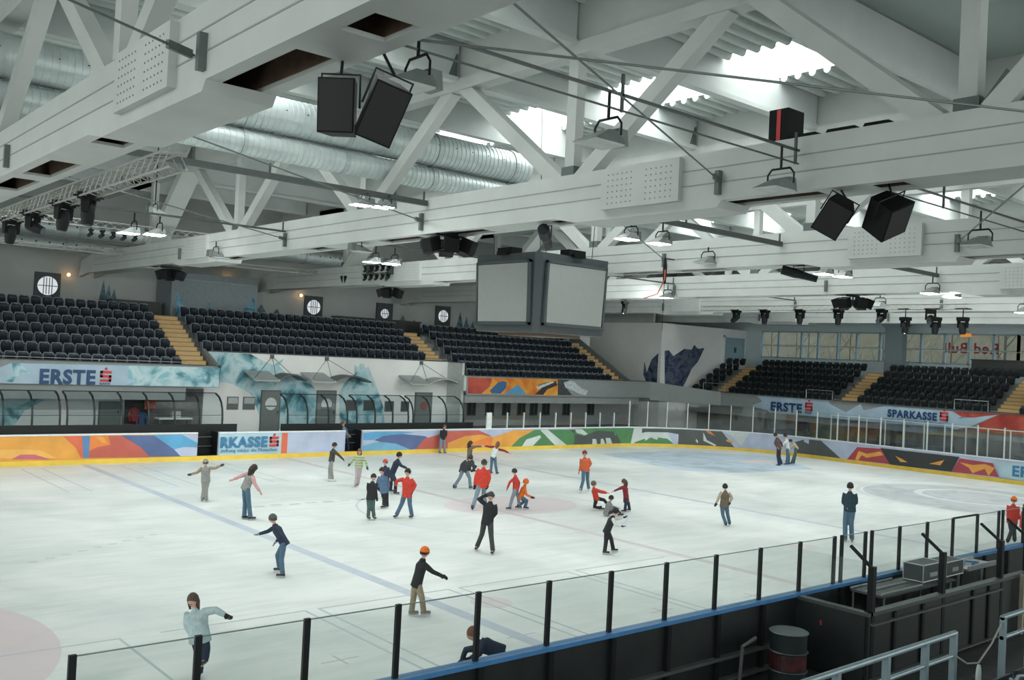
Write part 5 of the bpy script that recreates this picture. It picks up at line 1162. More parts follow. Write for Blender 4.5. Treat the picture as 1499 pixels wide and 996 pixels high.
for x, l in ((.35, 'first'), (.62, 'second')):
    g = G(); g.hexa([(x, -16.62, 0), (x + .08, -16.62, 0), (x + .08, -16.54, 0), (x, -16.54, 0), (x + .03, -16.62, 1.2), (x + .11, -16.62, 1.2), (x + .11, -16.54, 1.2), (x + .03, -16.54, 1.2)])
    tag(build('timber_batten', g, mat('batten_wood', (.28, .25, .19), .8)), 'pale batten leaning on the back of the officials box, %s one' % l, 'batten')
# near stand: rails, seats in the corner
rl = mat('pale_painted_rail', (.20, .26, .29), .28, .4)
def near_rail(x0, x1, label, posts):
    t = thing('guard_rail', label, 'railing', (x0, -20, 1.4))
    g = G(); g.tube([(x0, -20, 2.47), (x1, -20, 2.47)], .03, 10); build('top_rail', g, rl, parent=t, smooth=True)
    g = G(); g.tube([(x0, -20, 2.24), (x1, -20, 2.24)], .024, 10); build('middle_rail', g, rl, parent=t, smooth=True)
    for x in posts: g = G(); g.box((x - .03, -20.03, 1.35), (x + .03, -19.97, 2.47)); build('post', g, rl, parent=t)
near_rail(-14.5, -10.2, 'pale blue grey guard rail in the lower right, left of the gap', [-10.23, -10.85, -11.62, -12.5, -13.4])
near_rail(-9.05, -4, 'pale blue grey guard rail at the right edge, right of the gap', [-9.02, -8.3, -7, -5.6])
g = G(); g.box((-16, -21.6, .9), (-2, -20.05, 1.35)); g.box((-16, -20.06, 0), (-2, -19.96, 1.35)); struct('floor_near_terrace', g, rubber)
t = thing('rope_tag', 'white oval tag hanging on a rope between the two guard rails', 'tag', (-9.6, -20, 2.0))
g = G(); g.tube([(-10.2, -20, 2.24), (-9.9, -20, 2.1), (-9.62, -20, 2.06), (-9.3, -20, 2.22), (-9.05, -20, 2.42)], .01, 5); build('rope', g, mat('grey_rope', (.2, .2, .18), .8), parent=t)
g = G(); g.prism([(-9.6 + .045 * math.cos(k * PI / 8), 1.9 + .14 * math.sin(k * PI / 8)) for k in range(16)], lambda a, b: (a, -20.01, b), lambda a, b: (a, -19.985, b)); build('oval_plate', g, mat('tag_white', (.4, .45, .45), .5), parent=t)
for k in range(4):
    dup(proto, (-10.95 + .52 * k, -20.5, 1.38), PI, 'dark navy seat back cut off by the lower right corner of the picture', 'dark seats in the lower right corner')
POSES = {
'p1': (0.81, 50.0, [-7.94, 4.84], [[-0.02,0.02,1.26],[-0.01,0.01,1.1],[0.01,-0.01,0.69],[0.19,-0.16,1.08],[0.37,-0.32,1.18],[-0.2,0.17,0.92],[-0.43,0.37,0.82],[0.02,-0.07,0.4],[0.01,-0.13,0.09],[-0.03,0.01,0.39],[-0.06,0.01,0.09]]),
'p2': (0.95, -0.0, [-8.05, 1.42], [[0.13,-0.11,1.5],[0.03,-0.03,1.33],[-0.07,0.06,0.94],[0.07,-0.22,1.06],[0.21,-0.34,0.81],[-0.15,0.29,1.22],[-0.31,0.43,1.12],[-0.04,-0.12,0.51],[0.02,-0.16,0.09],[-0.04,0.12,0.48],[-0.07,0.06,0.09]]),
'p3': (0.81, 140.0, [-10.27, -5.13], [[-0.23,0.2,1.27],[-0.15,0.13,1.09],[0.03,-0.02,0.71],[-0.23,0.38,0.89],[-0.42,0.53,0.82],[-0.1,-0.09,0.87],[-0.18,-0.03,0.75],[0.01,0.23,0.39],[0.08,0.23,0.09],[-0.11,-0.2,0.39],[-0.12,-0.31,0.09]]),
'p4': (0.85, -140.0, [-14.3, -10.46], [[-0.13,0.11,1.11],[-0.09,0.08,1.0],[-0.02,0.02,0.59],[-0.16,0.17,0.74],[-0.09,0.11,0.59],[0.11,-0.13,1.02],[0.26,-0.25,0.95],[-0.02,0.01,0.33],[-0.01,-0.03,0.09],[0.06,-0.07,0.42],[0.05,-0.06,0.26]]),
'p5': (0.83, -20.0, [-9.49, -9.34], [[0.09,-0.07,1.29],[0.06,-0.05,1.18],[-0.03,0.03,0.62],[0.11,-0.27,0.89],[0.29,-0.42,0.8],[0.25,-0.04,0.82],[0.37,-0.14,0.77],[0.01,-0.11,0.36],[0.08,-0.09,0.09],[-0.05,0.09,0.32],[-0.12,0.03,0.09]]),
'p6': (0.8, 160.0, [-11.75, -14.4], [[-0.24,0.21,1.19],[-0.17,0.14,1.13],[0.04,-0.03,1.03],[-0.23,0.36,0.99],[-0.27,0.39,0.82],[-0.24,0.04,1.02],[-0.33,0.12,0.95],[0.1,-0.0,0.81],[0.11,-0.01,0.09],[0.05,-0.13,0.85],[0.06,-0.13,0.09]]),
'p7': (0.87, -40.0, [-1.81, 7.58], [[0.07,-0.06,1.37],[0.02,-0.02,1.22],[-0.01,0.01,0.83],[0.14,-0.31,1.03],[0.29,-0.44,0.82],[0.25,-0.02,1.01],[0.37,-0.12,0.89],[-0.06,-0.08,0.49],[0.02,-0.08,0.09],[-0.04,0.07,0.47],[-0.09,-0.05,0.09]]),
'p8': (0.83, -130.0, [-1.58, 6.07], [[0.04,-0.03,1.31],[0.03,-0.02,1.15],[0.03,-0.03,0.77],[-0.14,0.12,0.97],[-0.22,0.18,0.83],[0.23,-0.2,0.93],[0.27,-0.23,0.73],[-0.05,-0.05,0.41],[-0.11,-0.1,0.09],[0.06,-0.05,0.41],[0.04,-0.02,0.09]]),
'p9': (0.82, -100.0, [-4.75, -0.03], [[0.02,-0.02,1.28],[-0.01,0.01,1.15],[-0.03,0.02,0.66],[-0.14,0.03,0.89],[-0.1,-0.01,0.7],[0.11,-0.01,0.86],[0.15,-0.03,0.63],[-0.1,-0.01,0.34],[-0.11,-0.01,0.09],[0.04,-0.01,0.34],[0.05,-0.08,0.09]]),
'p10': (0.87, -160.0, [-3.21, 1.57], [[-0.17,0.15,1.37],[-0.14,0.12,1.22],[-0.05,0.04,0.55],[-0.16,0.24,0.91],[-0.16,0.24,0.66],[-0.04,-0.06,0.88],[-0.05,-0.05,0.66],[-0.06,0.01,0.3],[-0.11,-0.07,0.09],[0.0,-0.05,0.31],[0.04,-0.03,0.09]]),
'p10b': (0.8, -160.0, [-1.9, 3.0], [[-0.31,0.26,1.26],[-0.3,0.25,1.1],[-0.27,0.23,0.7],[-0.32,0.36,0.88],[-0.35,0.38,0.68],[-0.24,0.11,0.91],[-0.21,0.08,0.72],[-0.26,0.27,0.43],[-0.27,0.27,0.09],[-0.24,0.16,0.44],[-0.23,0.15,0.09]]),
'p11': (0.93, -40.0, [-1.23, 4.16], [[0.17,-0.14,1.46],[0.12,-0.1,1.29],[-0.05,0.04,0.71],[0.1,-0.29,1.02],[0.27,-0.44,0.94],[0.26,-0.02,1.01],[0.43,-0.15,0.9],[-0.07,-0.26,0.45],[-0.12,-0.33,0.09],[0.04,0.2,0.4],[0.04,0.22,0.09]]),
'p12': (0.92, -150.0, [-3.67, -0.2], [[0.04,-0.03,1.45],[0.03,-0.02,1.32],[0.04,-0.04,0.71],[-0.11,0.17,1.14],[-0.2,0.24,0.92],[0.16,-0.2,1.09],[0.12,-0.17,0.79],[-0.09,0.04,0.41],[-0.24,0.07,0.09],[0.1,-0.13,0.43],[0.17,-0.17,0.09]]),
'p13': (0.93, -40.0, [3.85, 15.45], [[-0.47,0.4,1.48],[-0.39,0.33,1.3],[-0.25,0.21,0.84],[-0.42,0.15,1.07],[-0.26,0.01,0.89],[-0.2,0.38,1.06],[-0.07,0.27,0.9],[-0.24,0.1,0.54],[-0.22,0.08,0.09],[-0.21,0.28,0.52],[-0.22,0.29,0.09]]),
'p14': (0.89, -100.0, [8.65, 14.69], [[0.08,-0.06,1.4],[0.03,-0.02,1.2],[-0.01,0.01,0.78],[-0.14,0.02,0.99],[-0.1,-0.02,0.82],[0.17,-0.05,0.99],[0.13,-0.01,0.82],[-0.14,-0.04,0.43],[-0.19,-0.05,0.09],[0.08,-0.04,0.43],[0.08,-0.11,0.09]]),
'p15': (0.87, -20.0, [5.42, 8.07], [[-0.07,0.06,1.38],[-0.1,0.09,1.2],[-0.1,0.09,0.6],[0.04,-0.22,1.15],[0.22,-0.37,1.15],[0.15,0.06,1.1],[0.33,-0.1,1.13],[-0.02,-0.08,0.43],[0.03,-0.11,0.09],[-0.03,0.12,0.41],[-0.03,0.11,0.09]]),
'p15b': (0.9, 20.0, [1.92, 4.18], [[0.19,-0.16,1.1],[0.16,-0.14,1.03],[0.05,-0.04,0.72],[0.22,-0.29,0.92],[0.25,-0.31,0.75],[0.01,0.1,0.91],[-0.02,0.12,0.78],[0.18,-0.2,0.42],[0.23,-0.2,0.09],[-0.1,0.04,0.41],[-0.32,0.08,0.09]]),
'p16': (0.83, 20.0, [5.9, 7.14], [[0.1,-0.08,1.3],[0.06,-0.05,1.17],[-0.04,0.04,0.81],[0.26,-0.32,1.05],[0.47,-0.49,0.93],[-0.1,0.18,1.17],[-0.31,0.35,1.2],[0.02,-0.06,0.44],[0.08,-0.11,0.09],[-0.07,0.1,0.48],[-0.08,0.11,0.09]]),
'p17': (0.98, 50.0, [-0.39, 0.22], [[0.08,-0.06,1.55],[0.07,-0.06,1.41],[0.04,-0.04,0.79],[0.23,-0.19,1.03],[0.16,-0.14,0.68],[-0.13,0.11,1.01],[-0.14,0.12,0.73],[0.19,0.03,0.47],[0.35,0.09,0.09],[-0.22,-0.09,0.42],[-0.43,-0.19,0.09]]),
'p18': (0.8, 140.0, [0.67, -0.37], [[-0.06,0.05,1.23],[-0.02,0.02,1.12],[0.0,-0.0,0.68],[0.19,0.02,0.85],[0.16,0.05,0.66],[-0.24,0.03,0.92],[-0.31,0.08,0.68],[0.17,0.04,0.4],[0.2,-0.0,0.09],[-0.21,-0.08,0.36],[-0.29,-0.09,0.09]]),
'p19': (0.78, -40.0, [0.94, -0.41], [[0.1,-0.08,0.92],[0.06,-0.05,0.77],[-0.04,0.03,0.41],[0.02,-0.19,0.51],[0.2,-0.34,0.42],[0.18,0.02,0.45],[0.34,-0.12,0.37],[0.06,-0.2,0.3],[0.02,-0.15,0.09],[0.1,-0.02,0.25],[-0.11,0.05,0.09]]),
'p20': (0.91, -140.0, [-4.56, -5.29], [[0.07,-0.06,1.44],[0.06,-0.05,1.28],[0.02,-0.02,0.78],[-0.1,0.12,1.3],[-0.03,0.06,1.46],[0.16,-0.17,1.08],[0.12,-0.13,0.93],[-0.01,0.14,0.43],[-0.06,0.26,0.09],[0.02,-0.21,0.43],[-0.01,-0.34,0.09]]),
'p21': (0.92, -130.0, [6.1, 1.78], [[-0.05,0.04,1.45],[-0.04,0.03,1.31],[-0.0,0.0,0.86],[-0.15,0.12,0.99],[-0.18,0.16,0.76],[0.13,-0.11,1.15],[0.11,-0.09,0.99],[-0.19,-0.09,0.45],[-0.39,-0.17,0.09],[0.16,0.02,0.46],[0.29,0.06,0.09]]),
'p22': (0.8, -40.0, [3.41, -1.73], [[-0.23,0.19,0.89],[-0.21,0.18,0.74],[-0.13,0.11,0.39],[-0.09,-0.1,0.63],[0.13,-0.29,0.6],[0.11,0.09,0.62],[0.31,-0.08,0.59],[-0.22,0.1,0.1],[-0.05,-0.05,0.09],[0.12,-0.01,0.35],[0.23,-0.1,0.2]]),
'p23': (0.75, 140.0, [4.03, -2.38], [[-0.18,0.15,1.17],[-0.1,0.09,1.01],[-0.04,0.03,0.48],[-0.16,0.3,0.75],[-0.31,0.43,0.65],[-0.38,0.15,0.77],[-0.53,0.28,0.67],[0.11,0.05,0.29],[0.13,0.01,0.09],[-0.17,-0.08,0.27],[-0.22,-0.1,0.09]]),
'p24': (0.75, -20.0, [3.04, -2.95], [[-0.2,0.17,0.62],[-0.26,0.22,0.46],[-0.33,0.28,0.1],[-0.3,0.1,0.28],[-0.15,-0.03,0.27],[-0.1,0.24,0.3],[0.02,0.14,0.27],[-0.13,-0.01,0.22],[-0.05,-0.04,0.09],[-0.03,0.15,0.24],[0.06,0.03,0.09]]),
'p25': (0.8, -40.0, [-1.61, -6.93], [[0.13,-0.11,1.1],[0.05,-0.04,0.97],[-0.06,0.05,0.59],[-0.01,-0.17,0.84],[0.11,-0.27,0.76],[0.24,-0.02,0.9],[0.34,-0.11,0.93],[0.04,-0.02,0.38],[0.19,0.03,0.09],[-0.11,0.02,0.31],[-0.27,-0.1,0.09]]),
'p26': (0.81, 50.0, [5.18, -5.73], [[-0.12,0.1,1.27],[-0.09,0.08,1.15],[-0.11,0.09,0.65],[0.04,-0.04,0.96],[0.02,-0.02,0.75],[-0.24,0.2,0.94],[-0.31,0.27,0.69],[-0.0,0.02,0.36],[0.07,-0.02,0.09],[-0.2,0.06,0.35],[-0.18,-0.06,0.09]]),
'p27': (1.01, 20.0, [6.56, -9.19], [[-0.01,0.01,1.61],[-0.01,0.01,1.49],[-0.0,0.0,1.0],[0.06,-0.17,1.2],[-0.02,-0.09,1.11],[-0.08,0.18,1.16],[0.01,0.11,1.05],[-0.0,-0.07,0.59],[0.06,-0.08,0.09],[-0.09,0.08,0.57],[-0.16,0.02,0.09]]),
'p28': (0.98, 110.0, [24.02, 4.92], [[-0.26,0.22,1.56],[-0.2,0.17,1.49],[-0.08,0.07,0.92],[0.14,0.07,1.19],[0.19,0.03,0.99],[-0.38,0.13,1.2],[-0.27,0.04,0.97],[0.15,0.18,0.47],[0.33,0.15,0.09],[-0.19,0.06,0.53],[-0.11,-0.0,0.04]]),
'p29': (0.95, 140.0, [24.8, 4.97], [[-0.16,0.14,1.5],[-0.12,0.1,1.39],[-0.05,0.04,0.89],[0.15,0.08,1.12],[0.1,0.13,0.96],[-0.35,0.08,1.16],[-0.4,0.13,1.02],[0.1,0.02,0.47],[0.05,-0.04,0.09],[-0.19,-0.08,0.48],[-0.23,-0.07,0.09]]),
'p30': (0.85, 140.0, [25.47, 5.1], [[-0.12,0.1,1.18],[-0.03,0.02,1.17],[0.12,-0.1,0.9],[0.11,0.1,0.91],[0.04,0.15,0.77],[-0.19,-0.03,0.95],[-0.26,0.03,0.87],[0.17,-0.05,0.52],[0.05,-0.04,0.09],[-0.09,-0.15,0.53],[-0.23,-0.07,0.09]]),
'p31': (0.88, 20.0, [11.57, -11.92], [[0.03,-0.03,1.38],[0.02,-0.02,1.21],[0.01,-0.01,0.72],[0.06,-0.15,0.97],[0.12,-0.2,0.77],[-0.02,0.11,0.93],[-0.03,0.12,0.73],[0.05,-0.06,0.41],[0.14,-0.05,0.09],[-0.05,-0.02,0.39],[-0.26,0.0,0.09]]),
'p32': (0.81, 140.0, [11.16, -12.47], [[0.01,-0.01,1.26],[-0.0,0.0,1.12],[-0.02,0.02,0.67],[0.08,0.11,0.89],[0.03,0.15,0.69],[-0.08,-0.11,0.94],[-0.17,-0.04,0.74],[0.09,-0.01,0.37],[-0.01,-0.05,0.09],[-0.12,-0.03,0.38],[-0.12,0.0,0.09]]),
}
# ---------------------------------------------------------------- people
def evaluated(me, mods):
    ob = bpy.data.objects.new('tmp', me); C.objects.link(ob)
    for ty, kw in mods:
        md = ob.modifiers.new(ty.lower(), ty)
        for k_, v_ in kw.items():
            if k_ != 'radii': setattr(md, k_, v_)
        if 'radii' in kw:
            if not me.skin_vertices: pass
            sv = me.skin_vertices[0].data
            for i, r in enumerate(kw['radii']): sv[i].radius = (r, r)
            sv[0].use_root = True
    dg = bpy.context.evaluated_depsgraph_get(); out = bpy.data.meshes.new_from_object(ob.evaluated_get(dg))
    bpy.data.objects.remove(ob); return out
def link_mesh(name, me, m, parent, smooth=True):
    me.name = name; me.materials.clear()
    for x in (m if isinstance(m, (list, tuple)) else [m]): me.materials.append(x)
    if smooth: me.shade_smooth()
    o = bpy.data.objects.new(name, me); C.objects.link(o); o.parent = parent; return o
def remeshed(g, voxel):
    me = bpy.data.meshes.new('t'); me.from_pydata(g.v, [], g.f); me.update()
    bm = bmesh.new(); bm.from_mesh(me); bmesh.ops.recalc_face_normals(bm, faces=bm.faces); bm.to_mesh(me); bm.free()
    return evaluated(me, [('REMESH', dict(mode='VOXEL', voxel_size=voxel, use_smooth_shade=True)), ('SMOOTH', dict(factor=.5, iterations=3))])
def loft(g, rings, n=14):
    """rings: (centre, axis_a, ra, axis_b, rb)"""
    vs = []
    for c, a, ra, b_, rb in rings: vs += [c + a * math.cos(2 * PI * k / n) * ra + b_ * math.sin(2 * PI * k / n) * rb for k in range(n)]
    fs = [(i * n + k, i * n + (k + 1) % n, (i + 1) * n + (k + 1) % n, (i + 1) * n + k) for i in range(len(rings) - 1) for k in range(n)]
    fs += [tuple(range(n))[::-1], tuple((len(rings) - 1) * n + k for k in range(n))]
    g.add(vs, fs)
def cloth(name, col): return mat('cloth_' + name, col, .85, var=.14, scale=14, bump=.15)
CL = {'grey': (.24, .24, .225), 'tan': (.30, .22, .15), 'black': (.016, .017, .02), 'navy': (.02, .03, .06), 'jeans': (.07, .13, .19), 'lightjeans': (.19, .25, .30), 'pink': (.55, .30, .31),
 'paleblue': (.36, .46, .48), 'khaki': (.28, .23, .15), 'charcoal': (.045, .048, .05), 'red': (.52, .045, .03), 'brightred': (.60, .05, .03), 'orange': (.72, .15, .02), 'maroon': (.22, .02, .03), 'white': (.62, .64, .63),
 'brown': (.14, .11, .08), 'fleece': (.015, .04, .055), 'blue': (.08, .14, .24), 'lime': (.40, .48, .22), 'palepink': (.45, .36, .38), 'brownred': (.10, .055, .055), 'beige': (.45, .36, .26), 'plaid': (.55, .10, .05),
 'greystripe': (.25, .25, .25), 'greygreen': (.06, .10, .09)}
skin_m = mat('skin', (.55, .34, .26), .55, var=.05)
HAIR = {'brown': (.07, .045, .03), 'darkbrown': (.03, .02, .015), 'auburn': (.16, .07, .04), 'black': (.012, .011, .011)}
stripe_lime = ramp_mat('cloth_lime_stripes', [(.14, .20, .10), (.5, .58, .3), (.16, .22, .12), (.55, .6, .42)], 1.0, .85, dist=0, kind='wave', stretch=(1, 1, 3.2))
stripe_grey = ramp_mat('cloth_grey_stripes', [(.10, .10, .10), (.38, .38, .38), (.12, .12, .12)], 1.0, .85, dist=0, kind='wave', stretch=(1, 1, 4))
plaid_m = ramp_mat('cloth_red_plaid', [(.55, .07, .03), (.6, .2, .06), (.5, .05, .03)], 1.0, .85, dist=2, kind='wave', stretch=(1, 1, 3))
def person(key, label, top='black', pants='jeans', sleeve=None, glove=None, hat=None, hair='brown', long_hair=False, skates='black', coat=0, puff=1.13, hood=None, collar=None, topm=None, vest=None):
    k, ang, F, J = POSES[key]; F = Vector((F[0], F[1], 0))
    H, N, PV, RE, RH, LE, LH, RK, RA, LK, LA = [Vector(j) + F for j in J]
    a = math.radians(ang); fd = Vector((math.cos(a), math.sin(a), 0)); rt = Vector((math.sin(a), -math.cos(a), 0))
    t = thing('person', label, 'person', tuple(F)); T = F
    spine = (N - PV); 
    if spine.length > .56 * k: N = PV + spine.normalized() * .56 * k
    spine = N - PV; up = spine.normalized(); hv = H - N
    if hv.length < .05: hv = Vector((0, 0, .1))
    H = N + (hv.normalized() * .6 + Vector((0, 0, 1)) * .4).normalized() * .19 * k
    fw = (fd - up * fd.dot(up)); fw = fw.normalized() if fw.length > .15 else up.cross(rt).normalized(); lat = fw.cross(up).normalized()
    if lat.dot(rt) < 0: lat = -lat
    SHR, SHL = N + lat * .16 * k - up * .05 * k, N - lat * .16 * k - up * .05 * k
    HR, HL = PV + lat * .085 * k, PV - lat * .085 * k
    def lim(a_, b_, L):
        d = b_ - a_; return a_ + d.normalized() * min(max(d.length, L * .75), L) if d.length > .01 else a_ + Vector((0, 0, -L))
    RE, LE = lim(SHR, RE, .3 * k), lim(SHL, LE, .3 * k); RH, LH = lim(RE, RH, .27 * k), lim(LE, LH, .27 * k)
    o_ = T
    # body: one continuous skin from skeleton, with five fingers on each hand
    V = [PV, PV + up * .2 * k, N - up * .12 * k, N, H - (H - N) * .25]; E_ = [(0, 1), (1, 2), (2, 3), (3, 4)]; Rr = [.09 * k, .08 * k, .07 * k, .042 * k, .05 * k]
    for S_, El, Ha in ((SHR, RE, RH), (SHL, LE, LH)):
        i0 = len(V); d = (Ha - El).normalized(); wr = Ha - d * .03 * k; V += [S_, El, wr, Ha + d * .03 * k]; Rr += [.026 * k, .03 * k, .022 * k, .03 * k]
        E_ += [(2, i0), (i0, i0 + 1), (i0 + 1, i0 + 2), (i0 + 2, i0 + 3)]; pi_ = i0 + 3
        sd = d.cross(fw); sd = sd.normalized() if sd.length > .2 else d.orthogonal().normalized(); nrm = d.cross(sd).normalized()
        for f_ in range(4):
            L = (.062, .072, .068, .052)[f_] * k; b0 = len(V)
            p1 = V[pi_] + sd * (f_ - 1.5) * .019 * k + d * .03 * k; V += [p1, p1 + d * L * .55 + nrm * .006 * k, p1 + d * L * .95 + nrm * .022 * k]; Rr += [.0095 * k, .009 * k, .0075 * k]
            E_ += [(pi_, b0), (b0, b0 + 1), (b0 + 1, b0 + 2)]
        b0 = len(V); p1 = V[i0 + 2] + sd * .03 * k + d * .025 * k; V += [p1, p1 + d * .035 * k + sd * .018 * k]; Rr += [.011 * k, .009 * k]; E_ += [(i0 + 2, b0), (b0, b0 + 1)]
    for Hp, Kn, An in ((HR, RK, RA), (HL, LK, LA)):
        i0 = len(V); V += [Hp, Kn, An, An + fd * .12 * k - Vector((0, 0, .02 * k))]; Rr += [.075 * k, .05 * k, .036 * k, .03 * k]; E_ += [(0, i0), (i0, i0 + 1), (i0 + 1, i0 + 2), (i0 + 2, i0 + 3)]
    me = bpy.data.meshes.new('t'); me.from_pydata([v - o_ for v in V], E_, [])
    try: bme = evaluated(me, [('SKIN', dict(radii=Rr)), ('SUBSURF', dict(levels=1, render_levels=1))])
    except Exception as ex: bme = None
    g = G()
    if bme: g.add([v.co.copy() for v in bme.vertices], [tuple(p_.vertices) for p_ in bme.polygons])
    # head with brow, nose, chin, ears
    hu = ((H - N).normalized() * .5 + Vector((0, 0, 1)) * .5).normalized(); hf = (fd - hu * fd.dot(hu)).normalized(); hl = hf.cross(hu)
    n = 16; hr = .105 * k * (1 + .12 * (1 - k)); Hc = H - o_; vs = []; nn = 12
    for i in range(1, nn):
        th = PI * i / nn; z = math.cos(th) * 1.16; r = math.sin(th)
        for j in range(n):
            ph = 2 * PI * j / n; x = r * math.cos(ph) * 1.0; y = r * math.sin(ph) * .84
            if z < -.2: x -= .0; x *= 1 - .22 * (-z - .2) * (1 if x < 0 else .35); y *= 1 - .3 * (-z - .2)
            if x > .6 and abs(y) < .2 and -.45 < z < .1: x += .2
            if x > .5 and .1 < abs(y) < .5 and .0 < z < .28: x -= .08
            if abs(x) < .25 and abs(y) > .7 and -.2 < z < .3: y *= 1.14
            vs.append(Hc + (hf * x + hl * y + hu * z) * hr)
    top_ = len(vs); vs += [Hc + hu * hr * 1.16, Hc - hu * hr * 1.14]
    fs = [(i * n + j, i * n + (j + 1) % n, (i + 1) * n + (j + 1) % n, (i + 1) * n + j) for i in range(nn - 2) for j in range(n)]
    fs += [(top_, (j + 1) % n, j) for j in range(n)] + [(top_ + 1, (nn - 2) * n + j, (nn - 2) * n + (j + 1) % n) for j in range(n)]
    g.add(vs, fs)
    g2 = G(); g2.v = g.v; g2.f = g.f; g2.m = g.m
    me = bpy.data.meshes.new('body'); me.from_pydata(g.v, [], g.f); me.update(); link_mesh('body', me, skin_m, t)
    eg = G()
    for s in (-1, 1): eg.tube([Hc + (hf * .80 + hl * s * .32 + hu * .12) * hr, Hc + (hf * .93 + hl * s * .33 + hu * .12) * hr], hr * .09, 6)
    eg.tube([Hc + (hf * .82 - hl * .22 - hu * .55) * hr, Hc + (hf * .95 - hu * .56) * hr, Hc + (hf * .82 + hl * .22 - hu * .55) * hr], hr * .05, 5)
    me = bpy.data.meshes.new('eyes'); me.from_pydata(eg.v, [], eg.f); link_mesh('face_features', me, mat('eye_dark', (.06, .03, .03), .5), t)
    # hair or hat
    def cap_shell(scale, zmin, back=True, drop=0):
        g_ = G(); vs = []; rows = 8; n_ = 16
        for i in range(rows + 1):
            th = PI * .62 * i / rows
            for j in range(n_):
                ph = 2 * PI * j / n_; fr = max(0, math.cos(ph)); z = math.cos(th); 
                lim_ = zmin + fr * .55 if back else zmin + fr * .2
                z = max(z, lim_ / 1.16); r = math.sqrt(max(.0, 1 - z * z)) if i else 0
                vs.append(Hc + (hf * r * math.cos(ph) * 1.02 + hl * r * math.sin(ph) * .9 + hu * z * 1.18) * hr * scale)
        fs = [(i * n_ + j, i * n_ + (j + 1) % n_, (i + 1) * n_ + (j + 1) % n_, (i + 1) * n_ + j) for i in range(rows) for j in range(n_)]
        g_.add(vs, fs); return g_
    g_ = cap_shell(1.08, -.45); 
    if long_hair:
        b = Hc - hf * hr * .55; g_.tube([b + hu * hr * .3, b - hf * hr * .3 - hu * hr * .6, b - hf * hr * .25 - hu * hr * 2.0, b - hf * hr * .1 - hu * hr * 2.9], [hr * .7, hr * .75, hr * .6, hr * .3], 8)
        for s in (-1, 1): b = Hc + hl * s * hr * .75; g_.tube([b + hu * hr * .3, b - hu * hr * .7 - hf * hr * .1, b - hu * hr * 1.6 - hf * hr * .2], [hr * .25, hr * .3, hr * .18], 6)
    me = bpy.data.meshes.new('hair'); me.from_pydata(g_.v, [], g_.f); link_mesh('hair', me, mat('hair_' + hair, HAIR[hair], .7, var=.3, scale=40), t)
    if hat:
        g_ = cap_shell(1.14, .15, back=False); vs0 = Hc
        g_.lathe([(1.0 * hr, -.06 * hr), (1.1 * hr, .0), (1.1 * hr, .2 * hr), (1.03 * hr, .26 * hr)], Hc + hu * hr * .18, 16, Matrix((hf, hl, hu)).transposed())
        if hat in ('navy', 'grey') and key == 'p3': g_.lathe([(.05 * hr, -.2 * hr), (.28 * hr, 0), (.05 * hr, .22 * hr)], Hc + hu * hr * 1.45, 8)
        me = bpy.data.meshes.new('cap'); me.from_pydata(g_.v, [], g_.f); link_mesh('cap', me, cloth(hat, CL[hat]), t)
    if hood:
        g_ = cap_shell(1.25, -.6); g_.tube([Hc - hu * hr * .9 - hf * hr * .3, Hc - hu * hr * 1.3], [hr * .8, hr * .7], 10)
        me = bpy.data.meshes.new('hood'); me.from_pydata(g_.v, [], g_.f); link_mesh('hood', me, cloth(hood, CL[hood]), t)
    # jacket
    p = puff; g_ = G(); P0 = PV - o_; N0 = N - o_; hem = -.10 * k - coat * k; dn = Vector((0, 0, -1))
    rings = [(P0 + (up * .4 + Vector((0, 0, .6))).normalized() * hem if coat else P0 + up * hem * .9, lat, (.165 + coat * .1) * k * p, fw, (.12 + coat * .08) * k * p),
        (P0 + up * .06 * k, lat, .158 * k * p, fw, .112 * k * p), (P0 + spine * .45, lat, .152 * k * p, fw, .108 * k * p), (P0 + spine * .75, lat, .172 * k * p, fw, .12 * k * p),
        (P0 + spine * .88, lat, .14 * k, fw, .10 * k), (P0 + spine * .97, lat, .085 * k, fw, .075 * k), (N0 + up * .01 * k, lat, .065 * k, fw, .062 * k), (N0 + up * .05 * k, lat, .06 * k, fw, .06 * k)]
    loft(g_, rings)
    sl = G()
    for S_, El, Ha in ((SHR, RE, RH), (SHL, LE, LH)):
        d = (Ha - El).normalized(); pts = [N - up * .07 * k + (S_ - N) * .5 - o_, S_ - o_, (S_ + El) / 2 - o_, El - o_, (El + Ha) / 2 - o_, Ha - d * .02 * k - o_]
        sl.tube(pts, [.03 * k, .062 * k * p, .060 * k * p, .052 * k * p, .047 * k * p, .040 * k * p], 10)
    tm = topm or cloth(top, CL[top])
    if sleeve or vest:
        link_mesh('jacket' if not vest else 'vest', remeshed(g_, .018), tm, t); link_mesh('sleeves', remeshed(sl, .014), cloth(sleeve, CL[sleeve]), t)
    else:
        g_.add(sl.v, sl.f); link_mesh('jacket', remeshed(g_, .018), tm, t)
    # trousers
    g_ = G(); loft(g_, [(P0 + up * .07 * k, lat, .14 * k, fw, .10 * k), (P0, lat, .15 * k, fw, .115 * k), (P0 - Vector((0, 0, .09 * k)), lat, .13 * k, fw, .1 * k)])
    for Hp, Kn, An in ((HR, RK, RA), (HL, LK, LA)):
        g_.tube([Hp - o_ + Vector((0, 0, .02 * k)), (Hp * .5 + Kn * .5) - o_, Kn - o_, (Kn + An) / 2 - o_, An - o_ + Vector((0, 0, .0))], [.094 * k, .086 * k, .074 * k, .070 * k, .072 * k], 10)
    link_mesh('trousers', remeshed(g_, .018), cloth(pants, CL[pants]), t)
    # skates
    sk_m = mat('skate_' + skates, {'black': (.015, .015, .016), 'white': (.6, .6, .58), 'grey': (.2, .2, .2)}[skates], .5)
